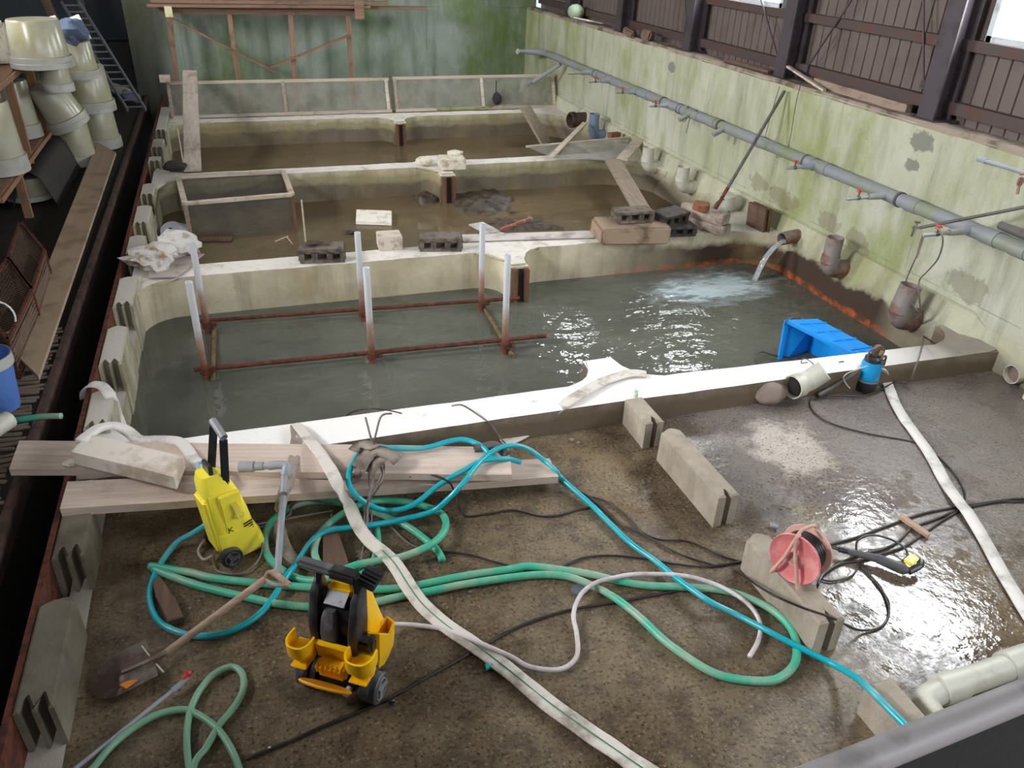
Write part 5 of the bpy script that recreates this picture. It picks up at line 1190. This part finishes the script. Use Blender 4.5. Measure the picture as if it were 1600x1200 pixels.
# ================================================================ white pipe with bends at the lower right and the near rail
t_ = thing('drain_pipe', 'thick pale grey pipe with a bend on the floor at the lower right', 'pipe', (2.6, 1.4, .0))
a0, a1, a2, a3 = P(1455, 1130, .05), P(1438, 1092, .07), P(1470, 1082, .09), P(1640, 1046, .10)
a1 = V((2.31, 1.47, .085)); a2 = V((2.42, 1.48, .085)); a3 = V((3.05, 1.50, .085)); a0 = V((2.29, 1.28, .085))
obj('bend', B().tube(smooth([a0, V((2.285, 1.38, .085)), V((2.31, 1.455, .085)), a2], 6), .05, 20), PVCW, t_)
obj('socket', B().cyl(a2 - V((.02, 0, 0)), a2 + V((.09, 0, 0)), .062, n=24), PVCW, t_)
obj('long_pipe', B().cyl(a2, a3, .055, n=24), PVCW, t_)
obj('coupling', B().cyl(V((2.76, 1.495, .085)), V((2.95, 1.50, .085)), .064, n=24), PVCW, t_)
# handrail and dark sheet of the gallery the picture is taken from
g0, g1 = P(1255, 1226, 2.15), P(1640, 1070, 2.15)
dr_ = (g1 - g0).normalized()
t_ = thing('gallery_rail', 'dark grey rail of the viewing gallery cutting the lower right corner', 'handrail', (g0 + g1) / 2 - V((0, 0, .9)))
obj('rail_tube', B().tube([g0 - dr_ * .8 - V((0, 0, .0)), g0, g1, g1 + dr_ * .8], .0125, 14), simple('worn_grey_rail', rgb(128, 124, 126), .5, rgb(72, 68, 68), .4, 7, .1), t_)
obj('rail_panel', B().bar(g0 - dr_ * .8 - V((0, 0, .52)), g1 + dr_ * .8 - V((0, 0, .52)), .01, 1.0), simple('dark_rail_panel', rgb(14, 11, 10), 1.0, None, .3, 5, .2), t_)

# ================================================================ yellow pressure washer
def frame(c, ex, ey): return M.Translation(V(c)) @ M((V(ex).normalized(), V(ey).normalized(), V((0, 0, 1)))).transposed().to_4x4()
t_ = thing('pressure_washer', 'yellow pressure washer with tall black handle standing against the front plank', 'pressure washer', (-.29, 3.22, 0))
T = frame((-.275, 3.215, 0), (.36, -.93, 0), (.93, .36, 0))      # x towards the camera side, y to its front
TL = T @ rot(math.radians(2), math.radians(-3), 0)
obj('lower_body', B().loft([(.015, 0, .03, .085, .085, .02), (.05, 0, .03, .098, .10, .03), (.12, 0, .02, .096, .10, .035), (.17, 0, .01, .088, .09, .035)], 6, TL), YEL, t_)
obj('upper_body', B().loft([(.15, 0, .01, .084, .092, .035), (.26, 0, .0, .078, .088, .03), (.36, 0, -.012, .072, .080, .03), (.44, 0, -.025, .064, .066, .028), (.485, 0, -.04, .05, .04, .02)], 6, TL), YEL, t_)
def lb(b, c, d, r=None, bev=.004): return b.box(TL @ V(c), d, TL.to_3x3().to_4x4() @ (r or M()), bev)
fp = obj('front_panel', lb(B(), (.078, .01, .28), (.022, .10, .22), rot(0, .08, 0), .006), YEL, t_)
obj('gun_holder', lb(lb(B(), (.098, .025, .30), (.022, .032, .07), rot(.2, .1, 0)), (.106, .03, .262), (.03, .045, .03), None, .008), simple('pale_yellow_plastic', rgb(228, 212, 96), .4, None, .2, 9, 0), t_)
b = B()
for k in range(4): lb(b, (.086, .066, .15 + k * .014), (.006, .045, .004), rot(.18, 0, 0), 0)
obj('vent_slits', b, INK, fp)
obj('side_rib', lb(B(), (.055, -.075, .28), (.03, .02, .24), None, .006), YEL, t_)
obj('rear_shell', lb(B(), (0, -.085, .22), (.13, .03, .30), rot(.04, 0, 0), .01), YEL, t_)
def wheel(c, axis, r, w, tm, hm, parent):
    q = M.Translation(V(c)) @ V(axis).to_track_quat('Z', 'Y').to_matrix().to_4x4()
    o = obj('wheel', B().lathe([(0, -w / 2), (r * .9, -w / 2), (r, -w / 2 + .006), (r, w / 2 - .006), (r * .9, w / 2), (r * .78, w / 2), (r * .76, w / 2 - .006), (0, w / 2 - .006)], 28, q), tm, parent)
    b = B(); b.lathe([(r * .28, w / 2 - .006), (r * .28, w / 2 + .004), (0, w / 2 + .004)], 16, q)
    b.lathe([(r * .60, w / 2 - .006), (r * .62, w / 2 + .003), (r * .72, w / 2 + .003), (r * .74, w / 2 - .006)], 28, q)
    for k in range(3):
        a = k * 2 * PI / 3; b.bar(q @ V((r * .2 * math.cos(a), r * .2 * math.sin(a), w / 2)), q @ V((r * .68 * math.cos(a), r * .68 * math.sin(a), w / 2)), r * .34, .008, (q.to_3x3() @ V((0, 0, 1))))
    obj('hub', b, hm, o); return o
wheel(TL @ V((.10, -.05, .052)), TL.to_3x3() @ V((1, 0, 0)), .052, .04, BLK, BLKD, t_)
wheel(TL @ V((-.10, -.05, .052)), TL.to_3x3() @ V((-1, 0, 0)), .052, .04, BLK, BLKD, t_)
for s in (.045, -.045):
    a = TL @ V((s, .01 if s > 0 else -.03, .36)); c = P(349, 686, y=3.19) if s > 0 else P(334, 664, y=3.27)
    obj('handle_bar', B().bar(a, c, .024, .036, (1, 0, 0), .006), BLK, t_)
a, c = P(332, 657, y=3.28), P(350, 684, y=3.18)
obj('handle_grip', B().pipe([a, c], .018, .004, 14), GREY, t_)
obj('handle_cross', B().bar((TL @ V((.045, -.03, .50))), (TL @ V((-.045, -.03, .50))), .02, .06, bev=.004), BLK, t_)
ia = TL @ V((.02, -.10, .14))
p0, p1, p2 = P(322, 820, .16), P(336, 812, .165), P(345, 810, .165)
obj('hose_connector', B().cyl(p0, p1, .019, n=14).cyl(p1, p2, .023, n=14), PGF, t_)
b = B().tube(smooth([P(a, c, z) for a, c, z in ((372, 800, .24), (365, 822, .16), (345, 848, .06), (334, 868, .02), (338, 890, .015), (360, 897, .015), (385, 893, .015), (405, 873, .02), (410, 850, .05), (404, 842, .08))], 5), .005, 6)
obj('power_cord', b, CABLEG, t_)
obj('short_hose', B().tube(smooth([P(a, c, z) for a, c, z in ((345, 835, .10), (322, 842, .05), (310, 860, .02), (318, 874, .015), (332, 868, .04))], 5), .007, 8), simple('beige_hose', rgb(178, 162, 146), .5, None, .3, 9, .1), t_)
tx = bpy.data.curves.new('badge_text', 'FONT'); tx.body = 'K'; tx.size = .045; tx.extrude = .0006
to = bpy.data.objects.new('badge_text', tx); COL.objects.link(to); me = bpy.data.meshes.new_from_object(to); bpy.data.objects.remove(to)
mw = TL @ M.Translation((.0925, -.035, .178)) @ rot(0, .08, 0) @ M(((0, 0, 1, 0), (1, 0, 0, 0), (0, 1, 0, 0), (0, 0, 0, 1)))
me.transform(M.Translation(-W0[t_.name]) @ mw)
lo = bpy.data.objects.new('badge', me); COL.objects.link(lo); me.materials.clear(); me.materials.append(INK); lo.parent = t_

# ================================================================ amber and black pressure washer seen from behind
t_ = thing('pressure_washer', 'amber and black two wheeled pressure washer standing in the foreground', 'pressure washer', (.13, 2.30, 0))
T = frame((.135, 2.275, 0), (.82, -.57, 0), (.57, .82, 0)); TL = T @ rot(math.radians(-3), 0, 0)
def lbx(b, c, d, r=None, bev=.005): return b.box(TL @ V(c), d, TL.to_3x3().to_4x4() @ (r or M()), bev)
X3 = TL.to_3x3()
for s in (1, -1): wheel(TL @ V((s * .14, -.04, .064)), X3 @ V((s, 0, 0)), .064, .07, BLKD, GREY, t_)
obj('chassis', lbx(lbx(lbx(B(), (0, .0, .07), (.18, .10, .07), None, .012), (0, -.05, .06), (.15, .03, .06), None, .006), (0, .08, .03), (.20, .08, .05), None, .01), BLK, t_)
for s in (1, -1): obj('wheel_arch', B().tube([TL @ V((s * .13, -.04 + .078 * math.cos(a), .064 + .078 * math.sin(a))) for a in [math.radians(x) for x in (10, 40, 70, 100, 130, 160)]], .022, 8), BLK, t_)
obj('body_shell', B().loft([(.09, 0, .08, .125, .085, .04), (.18, 0, .085, .13, .09, .045), (.30, 0, .07, .105, .075, .04), (.42, .01, .05, .085, .055, .035), (.50, .01, .03, .06, .04, .03), (.525, .01, .02, .04, .025, .02)], 6, TL), AMB, t_)
obj('back_channel', B().loft([(.10, 0, -.0, .07, .03, .012), (.28, 0, -.01, .085, .045, .012), (.44, 0, -.005, .082, .04, .012), (.47, 0, .0, .078, .03, .012)], 4, TL), BLK, t_)
for s in (1, -1):
    obj('side_ridge', B().loft([(.22, s * .075, -.03, .020, .05, .012), (.36, s * .082, -.035, .018, .06, .012), (.50, s * .085, -.02, .016, .045, .012), (.54, s * .085, -.005, .012, .02, .008)], 4, TL), BLK, t_)
obj('centre_spine', B().loft([(.20, -.02, -.06, .030, .02, .01), (.34, -.02, -.07, .032, .022, .01), (.40, -.02, -.062, .030, .018, .01), (.43, -.02, -.055, .022, .012, .008)], 4, TL), BLKD, t_)
obj('grey_label', lbx(B(), (.0, -.035, .475), (.085, .06, .006), rot(.55, 0, 0), .001), LABEL, t_)
obj('label_trim', lbx(B(), (.0, -.005, .497), (.10, .02, .02), None, .006), AMB, t_)
# folded handle bar over the top
h0, h1 = TL @ V((-.16, -.02, .60)), TL @ V((.06, -.02, .585))
obj('handle_bar', B().bar(h0, h1, .05, .035, bev=.012), BLKD, t_)
obj('handle_block', B().bar(h0.lerp(h1, .6), h1 + (h1 - h0) * .12, .055, .045, bev=.01), BLK, t_)
for s in (-.085, .08): obj('handle_arm', B().bar(TL @ V((s, -.02, .46)), TL @ V((s * .9, -.02, .595)), .02, .045, (0, 1, 0), .005), BLK, t_)
b = B(); lbx(b, (.115, .02, .56), (.075, .10, .012), rot(.1, .3, 0), .005)
for k in range(4): lbx(b, (.115, -.015 + k * .02, .57), (.07, .006, .012), rot(.1, .3, 0), 0)
obj('grille', b, BLK, t_)
# amber cable holders
pl = obj('holder_plate', lbx(lbx(lbx(B(), (-.005, -.088, .245), (.135, .008, .09), rot(.25, 0, 0), .003), (-.005, -.095, .29), (.14, .025, .01), None, .003), (.06, -.095, .245), (.008, .03, .09), None, .002), AMB, t_)
def hook(cx, w, name):
    b = B()
    for k, z in enumerate((.27, .235, .21, .185)):
        s = 1 - .10 * k; hh = (.05, .018, .018, .018)[k]
        pts = [TL @ V((cx - w * s, -.07, z)), TL @ V((cx - w * s, -.125 * s, z)), TL @ V((cx - w * .5 * s, -.155 * s, z - .004)), TL @ V((cx + w * .5 * s, -.155 * s, z - .004)), TL @ V((cx + w * s, -.125 * s, z)), TL @ V((cx + w * s, -.07, z))]
        b.sweep(smooth(pts, 4), [(-.004, -hh * .5), (.004, -hh * .5), (.006, hh * .7), (-.002, hh * .7)])
    lbx(b, (cx, -.10, .18), (w * 1.5, .09, .008), None, .003); lbx(b, (cx, -.10, .245), (w * 1.7, .09, .006), None, .002)
    return obj(name, b, AMB, t_)
hook(-.125, .045, 'left_hook'); hook(.125, .05, 'right_hook')
lv = obj('right_bracket', lbx(lbx(B(), (.12, -.045, .29), (.07, .05, .05), None, .008), (.15, -.06, .33), (.02, .03, .05), rot(0, .2, 0), .005), BLK, t_)
b = B(); lbx(b, (.0, -.10, .175), (.12, .05, .08), rot(.3, 0, 0), .01)
for k in range(6): lbx(b, (-.05 + k * .02, -.125, .195), (.008, .03, .04), rot(.3, 0, 0), .003)
obj('ribbed_spool', b, AMB, t_)
q = M.Translation(TL @ V((-.01, -.15, .128))) @ (X3 @ M.Rotation(math.radians(-42), 3, 'X')).to_4x4() @ M.Diagonal((1, .55, 1, 1))
obj('reel_flange', B().lathe([(0, -.005), (.105, -.006), (.112, 0), (.105, .006), (0, .005)], 36, q), simple('light_amber_plastic', rgb(248, 176, 40), .35, None, .15, 6, 0), t_)
obj('outlet_nut', B().cyl(TL @ V((.06, -.085, .075)), TL @ V((.06, -.12, .07)), .013, n=10), WHITE, t_)
b = B()
outer = [(.10, .05), (.125, .14), (.165, .12), (.175, .05), (.16, -.01), (.115, -.02)]
for z0, z1 in ((.13, .27),):
    pts = [TL @ V((x, y, z)) for x, y in outer for z in (0,)]
rs = [[TL @ V((.12 + (x - .12) * s, y, z + (.05 * (y < .03) * (z > .2)))) for x, y in outer] for z, s in ((.10, .5), (.14, .8), (.20, .95), (.27, 1.0))]
rs += [[TL @ V((.122 + (x - .12) * s * .82, .06 + (y - .06) * .88, z + (.05 * (y < .03) * (z > .2)))) for x, y in outer] for z, s in ((.27, 1.0), (.20, .95), (.16, .8))]
obj('side_pocket', B().rings(rs, True, True), AMB, t_)

# ================================================================ left side: tubs, rack, walkway clutter
def tub(px, py, z, wpx, h, label, tilt=None, mat=TUB, name='plastic_tub', off=None, up=False, cat='tub', group=None, lift=0):
    p = P(px, py, z); d = (p - CAM).length; r = wpx / 2 * d / F
    T = M.Translation(p + V((0, 0, lift))) @ (tilt or M())
    t_ = thing(name, label, cat, p, group)
    pr = [(r * .99, 0), (r, .01), (r * .985, h * .24), (r * .94, h * .25), (r * .85, h * .97), (r * .82, h), (0, h)]
    if up: pr = [(0, 0), (r * .78, 0), (r * .8, .02), (r * .95, h * .8), (r, h * .82), (r, h), (r * .95, h), (r * .93, h * .8), (r * .76, .03), (0, .03)]
    obj('shell', B().lathe(pr, 28, T), mat, t_)
    zz = (h * .8, h * .9, h) if up else (0, h * .12, h * .24)
    obj('rim_band', B().lathe([(r * 1.0, zz[0]), (r * 1.035, zz[0] + .004), (r * 1.035, zz[1]), (r * 1.02, zz[1] + .004), (r * 1.02, zz[2]), (r * .98, zz[2])], 28, T), TUBRIM, t_)
    return t_
tub(160, 229, .18, 50, .50, 'bottom translucent tub of the right hand stack, standing nearest the trench')
tub(143, 172, .70, 60, .48, 'middle translucent tub of the right hand stack', lift=0)
TT = tub(126, 121, 1.14, 48, .36, 'top translucent tub of the right hand stack, holding a blue bag', up=False)
p = W0[TT.name] + V((.03, -.10, .46))
obj('blue_bag', B().ico(p, .17, 3, (.9, .7, .75), .4, 2, 2), simple('slate_blue_bag', rgb(84, 98, 120), .8, rgb(60, 70, 90), .4, 5, .4), label='crumpled slate blue bag on the right hand tub stack', cat='bag')
for i, (a, c) in enumerate((((104, 58), (111, 76)), ((119, 60), (145, 108)))):
    obj('white_batten', B().bar(W0[TT.name] + V(((-.1, .12)[i], .05, .36)), W0[TT.name] + V(((-.16, .04)[i], .12, .58)), .07 + .05 * i, .04, (0, -1, 0)), WHITE, label=['short white batten sticking up left of the blue bag', 'long white batten leaning right of the blue bag'][i], cat='batten')
tub(126, 256, .18, 44, .46, 'bottom translucent tub of the stack behind the end of the long walkway board')
tub(112, 197, .70, 50, .46, 'translucent tub tilted to the left on the stack behind the walkway board', rot(.1, -.35, 0))
tub(92, 142, 1.12, 38, .34, 'narrow translucent tub between the tilted one and the large top one')
tub(68, 104, 1.37, 70, .42, 'largest translucent yellowed tub on top of all the others')
tub(70, 178, .64, 42, .46, 'tall translucent tub with bright streaks on the middle rack shelf')
tub(34, 213, .64, 50, .55, 'tall translucent tub in the middle of the rack, left of the streaked one')
tub(2, 268, .64, 66, .6, 'big greyish tub at the left edge on the rack')
tub(72, 262, .20, 44, .22, 'low white tub on the floor under the rack beside the tub stack', rot(.2, .3, 0))
tub(48, 308, .20, 56, .22, 'low beige tub on the floor under the rack near the baskets')
p = P(2, 95, 1.37)
obj('foam_box', B().box((p.x - .22, p.y, p.z + .17), (.62, .5, .34), rot(0, 0, .15), .02), FOAM, label='bright white foam box on top of the rack at the left edge', cat='box')
t_ = thing('timber_rack', 'orange brown timber rack holding the tubs at the left edge', 'rack', (-2.2, 8.8, .17))
RX = -1.96
legs = [P(52, 311, .18).y, P(78, 270, .18).y, P(100, 243, .18).y, P(18, 330, .18).y - .2]
for y in legs:
    obj('upright', B().box((RX, y, .75), (.07, .045, 1.16)), RACK, t_); obj('upright', B().box((RX - .7, y, .75), (.07, .045, 1.16)), RACK, t_)
y0, y1 = min(legs) - .9, max(legs)
for z in (.60, 1.33):
    obj('front_rail', B().box((RX + .045, (y0 + y1) / 2, z), (.025, y1 - y0, .045)), RACK, t_)
    obj('shelf_board', B().box((RX - .35, (y0 + y1) / 2, z + .02), (.76, y1 - y0, .02)), RACK, t_)
# long board on the walkway
plank4('board', [(20, 548), (60, 588), (181, 238), (152, 222)], [.27, .27, .30, .30], .03, simple('tan_ply', rgb(172, 150, 126), .8, rgb(140, 120, 98), .35, 3, .2), 'long tan board lying on the walkway beside the trench', 'board')
for i, (q4, lbl) in enumerate(((((32, 347), (70, 392), (50, 452), (13, 402)), 'rusty wire mesh basket on the walkway, the farther one'), (((12, 404), (50, 454), (12, 532), (-34, 470)), 'rusty wire mesh basket on the walkway, the nearer one'))):
    c = [P(a, b_, .46) for a, b_ in q4]; t_ = thing('mesh_basket', lbl, 'basket', (c[0] + c[2]) / 2 - V((0, 0, .28)))
    dz = V((0, 0, -.26))
    b = B()
    for p, q in zip(c, c[1:] + c[:1]): b.bar(p, q, .02, .02); b.bar(p + dz, q + dz, .015, .015)
    for p in c: b.bar(p, p + dz, .015, .015, (0, 1, 0))
    obj('frame', b, RUST, t_)
    b = B(); b.bm.faces.new([b.bm.verts.new(p) for p in c]); obj('mesh_top', b, RUSTNET, t_, False)
    b = B()
    for p, q in zip(c, c[1:] + c[:1]): b.bm.faces.new([b.bm.verts.new(v) for v in (p, q, q + dz, p + dz)])
    obj('mesh_side', b, RUSTNET, t_, False)
# dark tarp between rack and board
b = B(); rs = []
for i in range(12):
    f = i / 11; p = P(107 - 60 * f, 236 + 90 * f, .18); rs.append([p + V((0, 0, h + .05 * NZ.noise(V((f * 6, h * 4, 0))))) + V((.10 * k - .15, 0, 0)) for k, h in enumerate((0, .25, .38, .3, .0))])
obj('dark_tarp', B().rings(rs, False, False), simple('dark_sheet', rgb(44, 40, 38), .6, None, .4, 5, .4), label='crumpled dark sheet lying between the tub rack and the walkway board', cat='sheet', sharp=180)
p = P(4, 632, .18)
t_ = tub(0, 636, .19, 62, .34, 'blue plastic bucket at the left edge on the walkway', mat=simple('blue_bucket_plastic', rgb(84, 120, 190), .45, None, .25, 5, 0), name='bucket', up=True, cat='bucket')
obj('grey_pipe', B().pipe([P(-40, 690, .30), P(14, 655, .30)], .05, .006, 16), PVCW, label='pale pipe mouth lying at the left edge below the blue bucket', cat='pipe')
obj('white_hoop', B().tube([P(-2, 497, .5) + V((.09 * math.cos(a), .02 * math.sin(a), .10 * math.sin(a))) for a in [i * PI / 10 for i in range(21)]], .006, 8), WHITE, label='white wire hoop handle at the left edge above the blue bucket', cat='hoop')
# ladder, switch boxes and dark clutter at the back left
t_ = thing('ladder', 'thin metal ladder leaning in the dark corner at the back left', 'ladder', P(203, 168, .2))
la, lb_ = P(200, 173, .2), P(207, 160, .2); ua, ub = P(96, 3, y=14.6), P(108, 0, y=14.6); ub = ua + (lb_ - la) * 1.0
lb_ = la + V((.24, .0, 0)); ub = ua + V((.24, 0, 0))
obj('side_rail', B().bar(la, ua, .025, .05), GREY, t_); obj('side_rail', B().bar(lb_, ub, .025, .05), GREY, t_)
for k in range(16): f = (k + .5) / 16; obj('rung', B().cyl(la.lerp(ua, f), lb_.lerp(ub, f), .012, n=8), GREY, t_)
obj('dark_cabinet', B().box((-1.62, 14.9, .55), (.42, .3, .7), None, .01), simple('dark_cabinet_paint', rgb(36, 36, 38), .6, None, .3, 5, .1), label='dark low cabinet in the back left corner', cat='cabinet')
for i, x in enumerate((-1.95, -1.6)):
    t_ = thing('switch_box', ['left grey switch box on the dark back wall', 'right grey switch box on the dark back wall'][i], 'switch box', (x, 15.4, 1.75))
    obj('case', B().box((x, 15.45, 1.85), (.24, .12, .34), None, .01), simple('switch_grey', rgb(96, 98, 102), .6, None, .2, 5, 0), t_); obj('switch_lever', B().box((x, 15.37, 1.83), (.04, .05, .12)), BLK, t_)
obj('door_post', B().bar((-1.95, 14.9, -.1), (-2.15, 14.9, 4), .1, .1, (0, 1, 0)), DGREY, smooth=False, label='dark upright post left of the low cabinet', cat='post')
obj('corner_timber', B().bar(P(98, 60, 1.2), P(62, -20, y=P(98, 60, 1.2).y + .3), .10, .05, (0, 1, 0)), OLDWOOD, label='old timber leaning behind the tub stacks', cat='timber')
for i, (a, c) in enumerate((((175, 125), (195, 118)), ((188, 140), (222, 128)), ((205, 150), (222, 142)))):
    p = P(*a, .3); obj('debris', B().box(p, (.3, .12, .12), rot(.3 * i, .4, .5 * i), .02).rough(.02, 6), [OLDWOOD, CARD, simple('pale_blue_rag', rgb(120, 130, 150), .8, None, .4, 8, .3)][i], label=['dark timber offcut in the back left corner', 'grey debris piece in the back left corner', 'pale bluish rag in the back left corner'][i], cat='debris')
# gallery deck; its left slab is added out of view to shade the near left corner
struct('floor_gallery_shade_slab', B().box((-2.45, .0, 1.42), (2.3, 4.9, .1)).box((1.0, -1.1, 1.12), (6.0, 2.7, .1)), OLDWOOD)
